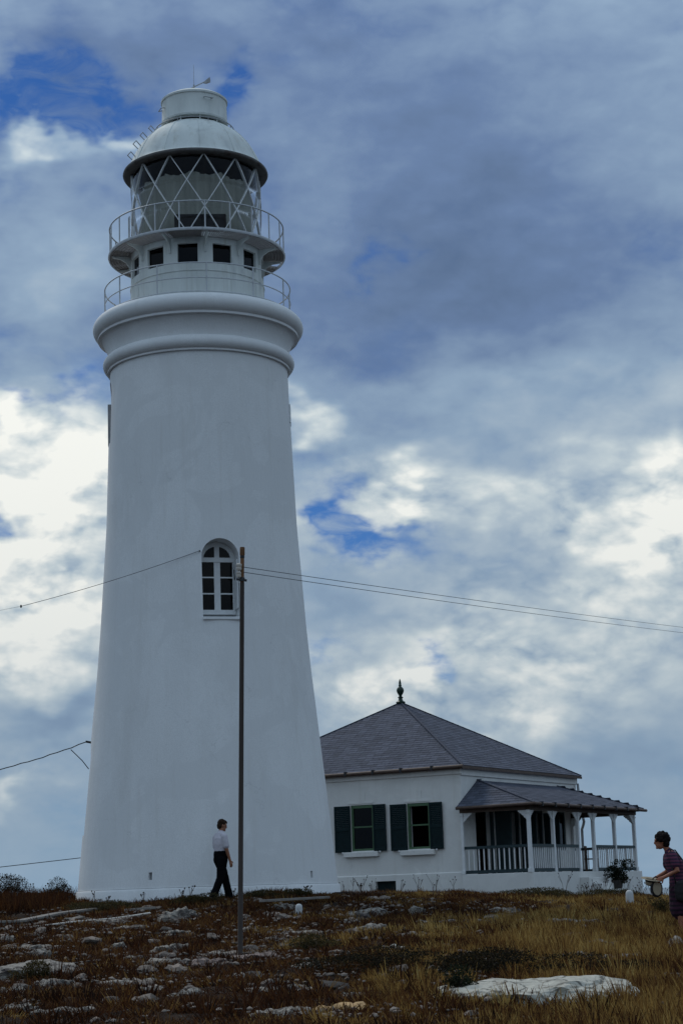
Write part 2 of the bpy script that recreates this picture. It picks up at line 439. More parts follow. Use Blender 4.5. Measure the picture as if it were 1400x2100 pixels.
class MB:
    """collects simple solids into one mesh"""
    def __init__(self):
        self.v, self.f = [], []

    def add(self, vs, fs):
        b = len(self.v)
        self.v += [tuple(p) for p in vs]
        self.f += [tuple(i + b for i in q) for q in fs]
        return self

    def box(self, x0, x1, y0, y1, z0, z1):
        return self.add([(x0, y0, z0), (x1, y0, z0), (x1, y1, z0), (x0, y1, z0), (x0, y0, z1), (x1, y0, z1), (x1, y1, z1), (x0, y1, z1)],
                        [(0, 3, 2, 1), (4, 5, 6, 7), (0, 1, 5, 4), (1, 2, 6, 5), (2, 3, 7, 6), (3, 0, 4, 7)])

    def bar(self, a, b, w, h, up=(0, 0, 1)):
        """box of width w and height h from a to b"""
        a, b = Vector(a), Vector(b)
        t = (b - a).normalized()
        s = t.cross(Vector(up))
        if s.length < 1e-4:
            s = t.cross(Vector((1, 0, 0)))
        s.normalize()
        u = s.cross(t)
        s, u = s * w / 2, u * h / 2
        return self.add([a - s - u, a + s - u, a + s + u, a - s + u, b - s - u, b + s - u, b + s + u, b - s + u],
                        [(0, 1, 2, 3), (7, 6, 5, 4), (0, 4, 5, 1), (1, 5, 6, 2), (2, 6, 7, 3), (3, 7, 4, 0)])

    def tube(self, pts, r, n=8, closed=False, r_end=None):
        pts = [Vector(p) for p in pts]
        N = len(pts)
        rings = []
        ref = None
        for i, p in enumerate(pts):
            if closed:
                t = pts[(i + 1) % N] - pts[i - 1]
            else:
                t = pts[min(i + 1, N - 1)] - pts[max(i - 1, 0)]
            t.normalize()
            if ref is None:
                ref = Vector((0, 0, 1)) if abs(t.z) < 0.9 else Vector((1, 0, 0))
            s = t.cross(ref).normalized()
            u = s.cross(t).normalized()
            ref = u
            rr = r if r_end is None else r + (r_end - r) * i / max(1, N - 1)
            rings.append([p + (s * math.cos(2 * math.pi * j / n) + u * math.sin(2 * math.pi * j / n)) * rr for j in range(n)])
        vs = [q for ring in rings for q in ring]
        fs = []
        for i in range(N if closed else N - 1):
            a, b = i * n, ((i + 1) % N) * n
            for j in range(n):
                fs.append((a + j, a + (j + 1) % n, b + (j + 1) % n, b + j))
        if not closed:
            fs.append(tuple(range(n - 1, -1, -1)))
            fs.append(tuple((N - 1) * n + j for j in range(n)))
        return self.add(vs, fs)

    def lathe(self, prof, n=48, c=(0, 0), cap=True, closed=False):
        vs, fs = [], []
        for (r, z) in prof:
            for j in range(n):
                a = 2 * math.pi * j / n
                vs.append((c[0] + r * math.cos(a), c[1] + r * math.sin(a), z))
        M = len(prof)
        for i in range(M if closed else M - 1):
            a, b = i * n, ((i + 1) % M) * n
            for j in range(n):
                fs.append((a + j, a + (j + 1) % n, b + (j + 1) % n, b + j))
        if cap and not closed:
            fs.append(tuple(range(n - 1, -1, -1)))
            fs.append(tuple((M - 1) * n + j for j in range(n)))
        return self.add(vs, fs)

    def prism(self, poly, fn0, fn1):
        """poly of 2-D points, fn0/fn1 map them to the two end faces"""
        n = len(poly)
        vs = [fn0(*p) for p in poly] + [fn1(*p) for p in poly]
        fs = [tuple(range(n - 1, -1, -1)), tuple(range(n, 2 * n))] + [(i, (i + 1) % n, n + (i + 1) % n, n + i) for i in range(n)]
        return self.add(vs, fs)

    def mesh(self, name, smooth=None):
        me = bpy.data.meshes.new(name)
        me.from_pydata(self.v, [], self.f)
        me.update()
        bm = bmesh.new()
        bm.from_mesh(me)
        bmesh.ops.recalc_face_normals(bm, faces=bm.faces)
        bm.to_mesh(me)
        bm.free()
        if smooth is not None:
            smooth_mesh(me, smooth)
        return me

    def build(self, name, m, parent=None, smooth=None, bevel=0.0):
        me = self.mesh(name, smooth)
        if bevel:
            bm = bmesh.new()
            bm.from_mesh(me)
            bmesh.ops.bevel(bm, geom=bm.edges[:], offset=bevel, segments=1, affect='EDGES', clamp_overlap=True)
            bm.to_mesh(me)
            bm.free()
        return new_obj(name, me, parent, m)


def smooth_mesh(me, angle=40):
    me.polygons.foreach_set('use_smooth', [True] * len(me.polygons))
    if angle < 180:
        me.set_sharp_from_angle(angle=RAD(angle))


def bake(o):
    bpy.context.view_layer.update()
    dg = bpy.context.evaluated_depsgraph_get()
    me = bpy.data.meshes.new_from_object(o.evaluated_get(dg))
    o.modifiers.clear()
    o.data = me
    return me


def cut(o, cutters):
    """boolean difference, cutters are MB solids in the same frame as o"""
    tmp = []
    for c in cutters:
        t = new_obj('cutter', c.mesh('cutter'))
        md = o.modifiers.new('cut', 'BOOLEAN')
        md.operation = 'DIFFERENCE'
        md.solver = 'EXACT'
        md.object = t
        tmp.append(t)
    bake(o)
    for t in tmp:
        me = t.data
        bpy.data.objects.remove(t)
        bpy.data.meshes.remove(me)


def copy_to(o, parent, M=None):
    c = o.copy()
    COL.objects.link(c)
    c.parent = parent
    if M is not None:
        c.matrix_local = M
    return c


def RZ(a):
    return Matrix.Rotation(a, 4, 'Z')

# ------------------------------------------------------------------ ground and sea
GROUND = [(-20, -.1), (0, 0), (16, .56), (25, .86), (30, 1.0), (38, 1.28), (42, 1.54), (44, 1.68), (50, 1.70), (62, 1.72),
          (70, 1.62), (78, 1.40), (86, .4), (110, -9), (140, -20), (400, -22)]


def gprof(y):
    for (a, b), (c, d) in zip(GROUND, GROUND[1:]):
        if y <= c:
            t = max(0, (y - a) / (c - a))
            t = t * t * (3 - 2 * t) * .35 + t * .65
            return b + (d - b) * t
    return -22


def gz(x, y):
    """height of the ground, a low rocky rise with the lighthouse on its crest"""
    z = gprof(y + .6 * math.sin(x * .31 + 1.))
    if y < 90:
        k = min(1, max(0, (y - 5) / 25))
        z -= k * (.036 * max(0, min(x + 1, 14)) + (.07 if x > 5 else .07 * max(0, (x - 2) / 3)) * min(1, max(0, (y - 34) / 8)))
        z += (.05 * k * math.sin(x * .9 + y * .37) * math.sin(y * .61 + x * .2 + 1.3)
              + .03 * math.sin(x * 1.9 + 1 + y * .8) * math.sin(y * 1.3 - x * .7))
    return z


def build_ground():
    xs = np.concatenate([np.linspace(-400, -32, 30), np.linspace(-30, 30, 260), np.linspace(32, 400, 30)])
    ys = np.concatenate([np.linspace(-20, 9, 20), np.linspace(10, 62, 300), np.linspace(63, 140, 60), np.linspace(150, 400, 10)])
    vs = []
    for y in ys:
        for x in xs:
            d = 0.0
            if abs(x) < 30 and 9 < y < 66:
                d = .05 * noise.noise(Vector((x * 1.7, y * 1.7, 3))) + .03 * noise.noise(Vector((x * 5, y * 5, 9)))
            vs.append((x, y, gz(x, y) + d))
    nx = len(xs)
    fs = [(j * nx + i, j * nx + i + 1, (j + 1) * nx + i + 1, (j + 1) * nx + i) for j in range(len(ys) - 1) for i in range(nx - 1)]
    me = bpy.data.meshes.new('ground')
    me.from_pydata(vs, [], fs)
    me.update()
    smooth_mesh(me, 180)
    m = bpy.data.materials.new('rocky_soil')
    m.use_nodes = True
    k = NT(m.node_tree)
    bs = m.node_tree.nodes['Principled BSDF']
    tc = k.n('ShaderNodeTexCoord')
    v = tc.outputs['Object']
    soil = k.ramp(k.noise(v, 3.0, 8.0, 0.65), [(0.3, (0.006, 0.004, 0.003)), (0.5, (0.018, 0.010, 0.006)), (0.72, (0.045, 0.026, 0.015))])
    gravel = k.smooth(k.noise(v, 11.0, 6.0, 0.7, 0.6), 0.56, 0.66)
    patch = k.smooth(k.noise(v, 0.7, 5.0, 0.6), 0.46, 0.62)
    col = k.mix(k.m('MULTIPLY', gravel, patch), soil, (0.24, 0.20, 0.175))
    k.put(bs.inputs['Base Color'], col)
    bs.inputs['Roughness'].default_value = 0.95
    bs.inputs['Specular IOR Level'].default_value = 0.1
    bn = k.n('ShaderNodeBump')
    bn.inputs['Distance'].default_value = 0.06
    k.put(bn.inputs['Height'], k.noise(v, 9.0, 8.0, 0.7))
    k.put(bs.inputs['Normal'], bn.outputs[0])
    MATS['rocky_soil'] = m
    tag(new_obj('ground', me, None, 'rocky_soil'), kind='structure')

    w = MB()
    rings = [0, 200, 1000, 5000, 20000, 80000]
    n = 48
    vs, fs = [(0, 0, -16)], []
    for r in rings[1:]:
        for j in range(n):
            vs.append((r * math.cos(2 * math.pi * j / n), r * math.sin(2 * math.pi * j / n), -16))
    for j in range(n):
        fs.append((0, 1 + j, 1 + (j + 1) % n))
    for i in range(len(rings) - 2):
        a, b = 1 + i * n, 1 + (i + 1) * n
        for j in range(n):
            fs.append((a + j, b + j, b + (j + 1) % n, a + (j + 1) % n))
    w.add(vs, fs)
    m = mat('sea_water', (0.03, 0.075, 0.12), 0.35, 0.2, 0.01, spec=0.5)
    bs = m.node_tree.nodes['Principled BSDF']
    k = NT(m.node_tree)
    bn = k.n('ShaderNodeBump')
    bn.inputs['Distance'].default_value = 1.0
    bn.inputs['Strength'].default_value = 0.6
    tc = k.n('ShaderNodeTexCoord')
    k.put(bn.inputs['Height'], k.noise(tc.outputs['Object'], 0.15, 6.0, 0.6))
    k.put(bs.inputs['Normal'], bn.outputs[0])
    tag(w.build('sea', 'sea_water'), kind='structure')


build_ground()

# ------------------------------------------------------------------ lighthouse
LX, LY, LZ = -3.52, 47.0, 1.70
THETA = math.atan2(3.52, 47.0)


def pol(phi, r, z):
    """tower frame: phi in degrees, 0 towards the photographer, + to the right; z above the sea-level datum"""
    a = RAD(phi)
    return (r * math.sin(a), -r * math.cos(a), z - LZ)


def ring_pts(r, z, n=96, a0=0.0, a1=360.0):
    full = abs(a1 - a0) >= 359.9
    return [pol(a0 + (a1 - a0) * i / (n if full else n - 1), r, z) for i in range(n)]


def arc(cr, cz, rad, a0, a1, n=10):
    return [(cr + rad * math.cos(RAD(a0 + (a1 - a0) * i / (n - 1))), cz + rad * math.sin(RAD(a0 + (a1 - a0) * i / (n - 1)))) for i in range(n)]


def arch_cutter(phi, r0, r1, w, z0, z1, n=14, arched=True):
    """radial solid with an arched top"""
    a = RAD(phi)
    ct, st = math.cos(a), math.sin(a)
    poly = [(-w / 2, z0), (w / 2, z0)]
    if arched:
        zs = z1 - w / 2
        poly += [(w / 2 * math.cos(math.pi * i / n), zs + w / 2 * math.sin(math.pi * i / n)) for i in range(n + 1)]
    else:
        poly += [(w / 2, z1), (-w / 2, z1)]

    def at_r(r):
        return lambda s, z: (r * st + s * ct, -r * ct + s * st, z - LZ)
    return MB().prism(poly, at_r(r0), at_r(r1))


def build_lighthouse():
    L = empty('lighthouse', (LX, LY, LZ), THETA,
              'tall white tapering lighthouse tower with glazed lantern and domed roof', 'lighthouse')
    # ---- tower wall
    prof_w = [(2.0, 1.955), (3.135, 1.955), (3.125, 2.1), (3.075, 2.6), (3.01, 3.35), (2.91, 4.4), (2.81, 5.43), (2.725, 6.3), (2.64, 7.16),
              (2.555, 8.2), (2.48, 9.36), (2.425, 10.2), (2.385, 10.85), (2.335, 12.36), (2.295, 13.6), (2.27, 14.3), (2.262, 14.84)]
    # resample so that the shading stays even
    fine = [prof_w[0]]
    for a, b in zip(prof_w[1:], prof_w[2:]):
        n = max(1, int(abs(b[1] - a[1]) / 0.25))
        fine += [(a[0] + (b[0] - a[0]) * i / n, a[1] + (b[1] - a[1]) * i / n) for i in range(n)]
    fine.append(prof_w[-1])
    fine.append((1.6, 14.84))
    wall_mb = MB().lathe([(r, z - LZ) for r, z in fine], 160)
    wall = wall_mb.build('tower_wall', 'tower_plaster', None)
    WIN = 10.0
    cuts = [arch_cutter(WIN, 1.75, 3.2, 0.90, 8.17, 10.12),
            arch_cutter(-86.5, 1.7, 3.2, 0.85, 12.95, 14.62),
            arch_cutter(-87.0, 2.3, 4.0, 0.95, 3.27, 5.46),
            arch_cutter(-25.0, 2.75, 3.6, 0.085, 2.14, 2.31, arched=False),
            arch_cutter(50.5, 2.75, 3.6, 0.085, 2.08, 2.24, arched=False)]
    cut(wall, cuts)
    smooth_mesh(wall.data, 30)
    wall.parent = L
    # ---- plinth, rings
    MB().lathe([(r, z - LZ) for r, z in [(3.19, 0.9), (3.19, 1.90), (3.165, 1.945), (3.10, 1.95), (3.0, 1.95)]], 128).build('plinth', 'tower_plaster', L, 35)
    low = [(2.1, 14.83)] + [(2.30, 14.83), (2.325, 14.835), (2.325, 14.885)] + arc(2.262, 15.05, 0.178, -62, 80, 16) + [(2.26, 15.235), (2.1, 15.235)]
    MB().lathe([(r, z - LZ) for r, z in low], 160, cap=True).build('lower_ring_moulding', 'tower_plaster', L, 35)
    cove = [(2.1, 15.22), (2.285, 15.22), (2.30, 15.30), (2.33, 15.42), (2.385, 15.56), (2.445, 15.66), (2.49, 15.705), (2.1, 15.705)]
    MB().lathe([(r, z - LZ) for r, z in cove], 160).build('cove', 'tower_plaster', L, 35)
    up = [(2.1, 15.70)] + [(2.54, 15.70), (2.562, 15.705), (2.562, 15.765)] + arc(2.44, 15.985, 0.25, -58, 90, 18) + [(1.55, 16.24)]
    MB().lathe([(r, z - LZ) for r, z in up], 160).build('upper_ring_moulding', 'tower_plaster', L, 35)

    # ---- the arched window in the tower
    a = RAD(WIN)
    ct, st = math.cos(a), math.sin(a)

    def W(s, r, z):
        return (r * st + s * ct, -r * ct + s * st, z - LZ)

    win = MB()

    def wbar(s0, s1, z0, z1, r0, r1, mb):
        vs = [W(s, r, z) for z in (z0, z1) for (s, r) in ((s0, r0), (s1, r0), (s1, r1), (s0, r1))]
        mb.add(vs, [(0, 3, 2, 1), (4, 5, 6, 7), (0, 1, 5, 4), (1, 2, 6, 5), (2, 3, 7, 6), (3, 0, 4, 7)])

    RF0, RF1 = 1.90, 1.98
    wo = new_obj('window', None, L)
    f = MB()
    wbar(-.445, -.375, 8.42, 9.66, RF0, RF1, f)
    wbar(.375, .445, 8.42, 9.66, RF0, RF1, f)
    wbar(-.445, .445, 8.34, 8.45, RF0, RF1 + .01, f)
    wbar(-.445, .445, 9.61, 9.72, RF0, RF1 + .02, f)
    wbar(-.075, .075, 8.45, 9.62, RF0, RF1 - .003, f)
    # the arched head: ring of the fanlight
    n = 20
    for i in range(n):
        t0, t1 = math.pi * i / n, math.pi * (i + 1) / n
        q = []
        for r in (RF0, RF1):
            for t, rr in ((t0, .445), (t1, .445), (t1, .335), (t0, .335)):
                q.append(W(rr * math.cos(t), r, 9.67 + rr * math.sin(t) * .98))
        f.add(q, [(0, 1, 2, 3), (7, 6, 5, 4), (0, 4, 5, 1), (1, 5, 6, 2), (2, 6, 7, 3), (3, 7, 4, 0)])
    wbar(-.06, .06, 9.70, 10.08, RF0, RF1 - .004, f)
    fr = f.build('window_frame', 'white_paint', wo)
    for zz in (8.845, 9.24):
        for s0, s1 in ((-.375, -.075), (.075, .375)):
            g = MB()
            wbar(s0, s1, zz - .016, zz + .016, RF0 + .02, RF1 - .01, g)
            g.build('glazing_bar', 'white_paint', wo)
    for s0, s1 in ((-.375, -.075), (.075, .375)):
        for z0, z1 in ((8.45, 8.829), (8.861, 9.224), (9.256, 9.61)):
            g = MB()
            wbar(s0, s1, z0, z1, 1.935, 1.945, g)
            g.build('pane', 'window_glass', wo)
    for sgn in (-1, 1):
        pts = [(sgn * .06, 9.72)] + [(sgn * .335 * math.cos(t), 9.67 + .33 * math.sin(t)) for t in [RAD(9 + 71 * i / 8) for i in range(9)]]
        g = MB()
        g.prism(pts if sgn > 0 else pts[::-1], lambda s, z: W(s, 1.935, z), lambda s, z: W(s, 1.945, z))
        g.build('pane', 'window_glass', wo)
    g = MB()
    wbar(-.46, .46, 8.13, 8.20, 1.95, 2.585, g)
    g.build('window_sill', 'white_paint', wo, bevel=.01)
    # inner shutter leaf folded back against the right reveal
    sh = MB()
    vs = []
    for z in (8.45, 9.62):
        for (s, r) in ((.40, 2.0), (.43, 2.0), (.437, 2.38), (.405, 2.38)):
            vs.append(W(s, r, z))
    sh.add(vs, [(0, 3, 2, 1), (4, 5, 6, 7), (0, 1, 5, 4), (1, 2, 6, 5), (2, 3, 7, 6), (3, 0, 4, 7)])
    sh.build('shutter', 'white_paint', wo)
    st_ = MB()
    st_.tube([W(.40, 2.12, 9.16), W(.34, 2.34, 9.30), W(.33, 2.40, 9.36)], .013, 6)
    st_.build('stay_bar', 'dark_iron', wo)
    # shutters of the side openings, seen edge on
    for (phi, r, z0, z1, w, nm) in ((-90, 2.31, 12.95, 14.02, .5, 'side_shutter'), (86, 2.30, 13.46, 13.92, .5, 'side_shutter')):
        aa = RAD(phi)
        c2, s2 = math.cos(aa), math.sin(aa)
        q = MB()
        vs = []
        for z in (z0, z1):
            for (s, rr) in ((-w / 2, r - .25), (w / 2, r - .25), (w / 2, r + .008), (-w / 2, r + .008)):
                vs.append((rr * s2 + s * c2, -rr * c2 + s * s2, z - LZ))
        q.add(vs, [(0, 3, 2, 1), (4, 5, 6, 7), (0, 1, 5, 4), (1, 2, 6, 5), (2, 3, 7, 6), (3, 0, 4, 7)])
        q.build(nm, 'grey_metal' if phi < 0 else 'tower_plaster', L)
    # door at the left, just in sight
    aa = RAD(-87)
    d = MB()
    vs = []
    for z in (3.27, 5.0):
        for (s, rr) in ((-.46, 2.5), (.46, 2.5), (.46, 2.56), (-.46, 2.56)):
            vs.append((rr * math.sin(aa) + s * math.cos(aa), -rr * math.cos(aa) + s * math.sin(aa), z - LZ))
    d.add(vs, [(0, 3, 2, 1), (4, 5, 6, 7), (0, 1, 5, 4), (1, 2, 6, 5), (2, 3, 7, 6), (3, 0, 4, 7)])
    d.build('side_door', 'grey_metal', L)
    # hook for the wire on the window arch and on the left flank
    MB().tube([pol(-1.5, 2.40, 9.80), pol(-1.5, 2.50, 9.80)], .018, 6).build('wire_hook', 'dark_iron', L)
    MB().tube([pol(-88, 2.78, 5.52), pol(-88, 2.93, 5.55)], .03, 6).build('wire_bracket', 'dark_iron', L)

    # ---- lower gallery railing
    R1 = 2.38
    lr = new_obj('lower_gallery_railing', None, L)
    for z in (17.04, 16.65, 16.30):
        MB().tube(ring_pts(R1, z, 96), .017 if z > 17 else .014, 6, closed=True).build('rail', 'rail_paint', lr, 180)
    p0 = MB().tube([(0, 0, 16.20 - LZ), (0, 0, 17.04 - LZ)], .018, 8).mesh('post', 60)
    p0.materials.append(MATS['rail_paint'])
    for i in range(12):
        o = new_obj('post', p0, lr)
        o.location = pol(5.4 + 30 * i, R1, LZ)

    # ---- watch room drum with twelve square lights
    RD = 1.71
    angs = []
    for k in range(12):
        c = -8 + 30 * k
        angs += [(c - 8.6, True), (c - 2.9, True), (c + 2.9, True), (c + 8.6, False), (c + 13.4, False), (c + 18.0, False)]
    zs = [16.2, 16.8, 17.27, 17.79, 17.96]
    vs = [pol(a_, RD, z) for z in zs for a_, _ in angs]
    n = len(angs)
    fs = []
    for j in range(len(zs) - 1):
        for i in range(n):
            if j == 2 and angs[i][1]:
                continue
            fs.append((j * n + i, j * n + (i + 1) % n, (j + 1) * n + (i + 1) % n, (j + 1) * n + i))
    me = bpy.data.meshes.new('watch_room_wall')
    me.from_pydata(vs, [], fs)
    me.update()
    o = new_obj('watch_room_wall', me, None, 'lantern_paint')
    md = o.modifiers.new('s', 'SOLIDIFY')
    md.thickness = 0.09
    md.offset = -1
    bake(o)
    smooth_mesh(o.data, 35)
    o.parent = L
    for z, t in ((16.29, .035), (17.08, .014)):
        MB().lathe([(RD - .01, z - t - LZ), (RD + .022, z - t - LZ), (RD + .022, z + t - LZ), (RD - .01, z + t - LZ)], 96, closed=True).build('drum_band', 'lantern_paint', L, 35)
    for k in range(24):
        # vertical plate seams of the drum
        MB().tube([pol(-8 + 15 * k + 7.5, RD + .002, 16.33), pol(-8 + 15 * k + 7.5, RD + .002, 17.05)], .006, 4).build('plate_seam', 'lantern_paint', L) if k % 2 == 0 else None
    for k in range(12):
        c = -8 + 30 * k
        g = MB()
        q = [pol(c + da, r, z) for r in (RD - .075, RD - .067) for da, z in ((-8.6, 17.27), (8.6, 17.27), (8.6, 17.79), (-8.6, 17.79))]
        g.add(q, [(3, 2, 1, 0), (4, 5, 6, 7), (0, 1, 5, 4), (1, 2, 6, 5), (2, 3, 7, 6), (3, 0, 4, 7)])
        g.build('drum_window', 'window_glass', L)
    # dark core added inside the watch room so its windows read dark
    MB().lathe([(1.15, 16.25 - LZ), (1.15, 16.9 - LZ), (1.12, 17.5 - LZ), (1.2, 17.93 - LZ)], 24).build('dark_core', 'interior_dark', L, 40)

    # ---- upper gallery
    RG = 2.28
    MB().lathe([(RG - .03, 17.93 - LZ), (RG, 17.93 - LZ), (RG + .012, 17.96 - LZ), (RG, 18.0 - LZ), (RG - .03, 18.0 - LZ)], 128, closed=True).build('gallery_rim', 'rail_paint', L, 50)
    gr = MB()
    for i in range(220):
        ph = 360 * i / 220
        if 99 < ph < 109:
            continue
        gr.bar(pol(ph, 1.69, 17.965), pol(ph, RG - .02, 17.965), .012, .03)
    for r in (1.72, 1.80, 1.88, 1.96, 2.04, 2.12, 2.20):
        gr.tube(ring_pts(r, 17.955, 120, 109, 459), .009, 4)
    tag(gr.build('gallery_grating', 'gallery_metal', L), kind='stuff')
    # floor plates over the grating on the sides and back
    for (a0, a1) in ((112, 150), (153, 205), (208, 255), (258, 289), (74, 96), (-20, 4)):
        q = MB()
        nn = 14
        vs, fs = [], []
        for r in (1.70, RG - .035):
            for z in (17.983, 17.993):
                vs += [pol(a0 + (a1 - a0) * i / (nn - 1), r, z) for i in range(nn)]
        for i in range(nn - 1):
            fs += [(i, i + 1, 2 * nn + i + 1, 2 * nn + i), (nn + i, 3 * nn + i, 3 * nn + i + 1, nn + i + 1),
                   (i, nn + i, nn + i + 1, i + 1), (2 * nn + i, 2 * nn + i + 1, 3 * nn + i + 1, 3 * nn + i)]
        q.add(vs, fs).build('gallery_plate', 'gallery_metal', L)
    # bracket: curved gusset
    poly = [(1.70, 17.94), (2.20, 17.94), (2.18, 17.90), (1.98, 17.86), (1.84, 17.78), (1.765, 17.66), (1.755, 17.55), (1.70, 17.55)]
    bme = MB().prism(poly, lambda r, z: (-.022, -r, z - LZ), lambda r, z: (.022, -r, z - LZ)).mesh('bracket')
    bme.materials.append(MATS['lantern_paint'])
    for k in range(12):
        o = new_obj('bracket', bme, L)
        o.rotation_euler = (0, 0, RAD(7 + 30 * k))
    ur = new_obj('upper_gallery_railing', None, L)
    R2 = 2.245
    MB().tube(ring_pts(R2, 18.70, 120), .018, 6, closed=True).build('rail', 'rail_paint', ur, 180)
    p1 = MB().tube([(0, 0, 17.99 - LZ), (0, 0, 18.70 - LZ)], .017, 8).mesh('post', 60)
    p1.materials.append(MATS['rail_paint'])
    for i in range(22):
        o = new_obj('post', p1, ur)
        o.location = pol(5.5 + 360 / 22 * i, R2, LZ)
    # small access ladder against the lantern, left
    for dph in (-1.6, 1.6):
        MB().tube([pol(-76 + dph, 1.78, 18.0), pol(-76 + dph, 1.78, 18.95)], .016, 6).build('ladder_rail', 'rail_paint', L)
    for z in (18.15, 18.4, 18.65, 18.9):
        MB().tube([pol(-77.6, 1.78, z), pol(-74.4, 1.78, z)], .012, 6).build('ladder_rung', 'rail_paint', L)

    # ---- lantern glazing, a lattice of helical bars
    RL, ZT, H = 1.68, 20.19, 2.12
    MB().lathe([(RL - .10, 17.96 - LZ), (RL + .02, 17.96 - LZ), (RL + .02, 18.09 - LZ), (RL - .10, 18.09 - LZ)], 96, closed=True).build('lantern_sill', 'lantern_paint', L, 35)
    MB().lathe([(RL - .06, 20.16 - LZ), (RL + .03, 20.16 - LZ), (RL + .03, 20.26 - LZ), (RL - .06, 20.26 - LZ)], 96, closed=True).build('lantern_head_ring', 'gutter_dark', L, 35)

    def bar_mesh(sgn):
        q = MB()
        nn = 16
        vs = []
        for i in range(nn):
            s = i / (nn - 1)
            ph = sgn * 45 * s
            z = ZT - H * s
            dp = .85 if True else 0
            for (da, r) in ((-.42, RL + .018), (.42, RL + .018), (.42, RL - .045), (-.42, RL - .045)):
                vs.append(pol(ph + da, r, z))
        fs = []
        for i in range(nn - 1):
            a_, b_ = 4 * i, 4 * i + 4
            for j in range(4):
                fs.append((a_ + j, a_ + (j + 1) % 4, b_ + (j + 1) % 4, b_ + j))
        fs += [(3, 2, 1, 0), tuple(4 * (nn - 1) + j for j in range(4))]
        q.add(vs, fs)
        me_ = q.mesh('glazing_bar')
        me_.materials.append(MATS['white_paint'])
        return me_
    bars = {s: bar_mesh(s) for s in (-1, 1)}
    for k in range(12):
        for s in (-1, 1):
            o = new_obj('glazing_bar', bars[s], L)
            o.rotation_euler = (0, 0, RAD(7.3 + 30 * k))
            if s < 0:
                o.scale = (.997, .997, 1)

    # panes: triangles along top and bottom, diamonds between
    def pane_mesh(levels):
        nn = 7
        vs, fs = [], []
        for (s0, w0), (s1, w1) in zip(levels, levels[1:]):
            for i in range(nn):
                s = s0 + (s1 - s0) * i / (nn - 1)
                w = w0 + (w1 - w0) * i / (nn - 1)
                for j in range(nn):
                    vs.append(pol(-w + 2 * w * j / (nn - 1), RL - .012, ZT - H * s))
        rows = len(vs) // nn
        for i in range(rows - 1):
            for j in range(nn - 1):
                fs.append((i * nn + j, (i + 1) * nn + j, (i + 1) * nn + j + 1, i * nn + j + 1))
        me_ = bpy.data.meshes.new('lantern_pane')
        me_.from_pydata(vs, [], fs)
        me_.update()
        smooth_mesh(me_, 180)
        me_.materials.append(MATS['lantern_glass'])
        return me_
    t = 1 / 3
    shapes = [(pane_mesh([(0.0, 15), (t, 0.01)]), 15), (pane_mesh([(0.0, 0.01), (t, 15), (2 * t, 0.01)]), 0),
              (pane_mesh([(t, 0.01), (2 * t, 15), (1.0, 0.01)]), 15), (pane_mesh([(2 * t, 0.01), (1.0, 15)]), 0)]
    for k in range(12):
        for me_, off in shapes:
            o = new_obj('lantern_pane', me_, L)
            o.rotation_euler = (0, 0, RAD(7.3 + off + 30 * k))
    # drawn curtain round the lens, with a slit where the folds part
    vs, fs = [], []
    nn, zz = 220, [18.15, 18.6, 19.2, 19.7, 19.83]
    for iz, z in enumerate(zz):
        for i in range(nn):
            ph = -170 + 352 * i / (nn - 1)
            r = 1.40 + .030 * math.sin(ph * .75) + .015 * math.sin(ph * 1.9 + 1) + (.04 if iz == 0 else 0)
            drop = .10 * abs(math.sin(RAD(ph * 6 + 20))) if iz == len(zz) - 1 else 0
            vs.append(pol(ph, r, z - drop))
    for j in range(len(zz) - 1):
        for i in range(nn - 1):
            fs.append((j * nn + i, j * nn + i + 1, (j + 1) * nn + i + 1, (j + 1) * nn + i))
    me = bpy.data.meshes.new('lantern_curtain')
    me.from_pydata(vs, [], fs)
    me.update()
    smooth_mesh(me, 180)
    o = new_obj('lantern_curtain', me, None, 'curtain')
    md = o.modifiers.new('s', 'SOLIDIFY')
    md.thickness = 0.012
    bake(o)
    o.parent = L
    MB().box(-.55, .75, -1.52, -1.44, 18.0 - LZ, 18.62 - LZ).build('lamp_cabinet', 'interior_dark', L, bevel=.02)
    MB().lathe([(0.0, 18.02 - LZ), (1.58, 18.02 - LZ), (1.58, 18.05 - LZ), (0.0, 18.05 - LZ)], 48, cap=False).build('lantern_floor', 'interior_dark', L)
    MB().lathe([(1.60, 20.12 - LZ), (1.60, 20.2 - LZ), (1.3, 20.6 - LZ), (0.5, 21.1 - LZ)], 48, cap=True).build('lantern_ceiling', 'interior_dark', L)

    # ---- roof
    dome = [(1.72, 20.24), (1.83, 20.245), (1.835, 20.27), (1.82, 20.285), (1.80, 20.295), (1.785, 20.315), (1.775, 20.33), (1.74, 20.40), (1.68, 20.53), (1.58, 20.74), (1.46, 20.94),
            (1.32, 21.11), (1.16, 21.27), (1.0, 21.385), (.86, 21.465), (.74, 21.515), (.70, 21.53), (.5, 21.53)]
    roof = MB().lathe([(r, z - LZ) for r, z in dome], 128, cap=False).build('dome_roof', 'lantern_paint', L, 38)
    MB().lathe([(1.70, 20.165 - LZ), (1.83, 20.155 - LZ), (1.875, 20.175 - LZ), (1.892, 20.21 - LZ), (1.88, 20.25 - LZ), (1.84, 20.262 - LZ), (1.70, 20.235 - LZ)], 96, closed=True).build('gutter_ring', 'gutter_dark', roof, 50)
    for k in range(12):
        c = 4 + 30 * k
        MB().tube([pol(c, r + .004, z) for r, z in dome[6:16]], .008, 4).build('roof_seam', 'lantern_paint', roof)
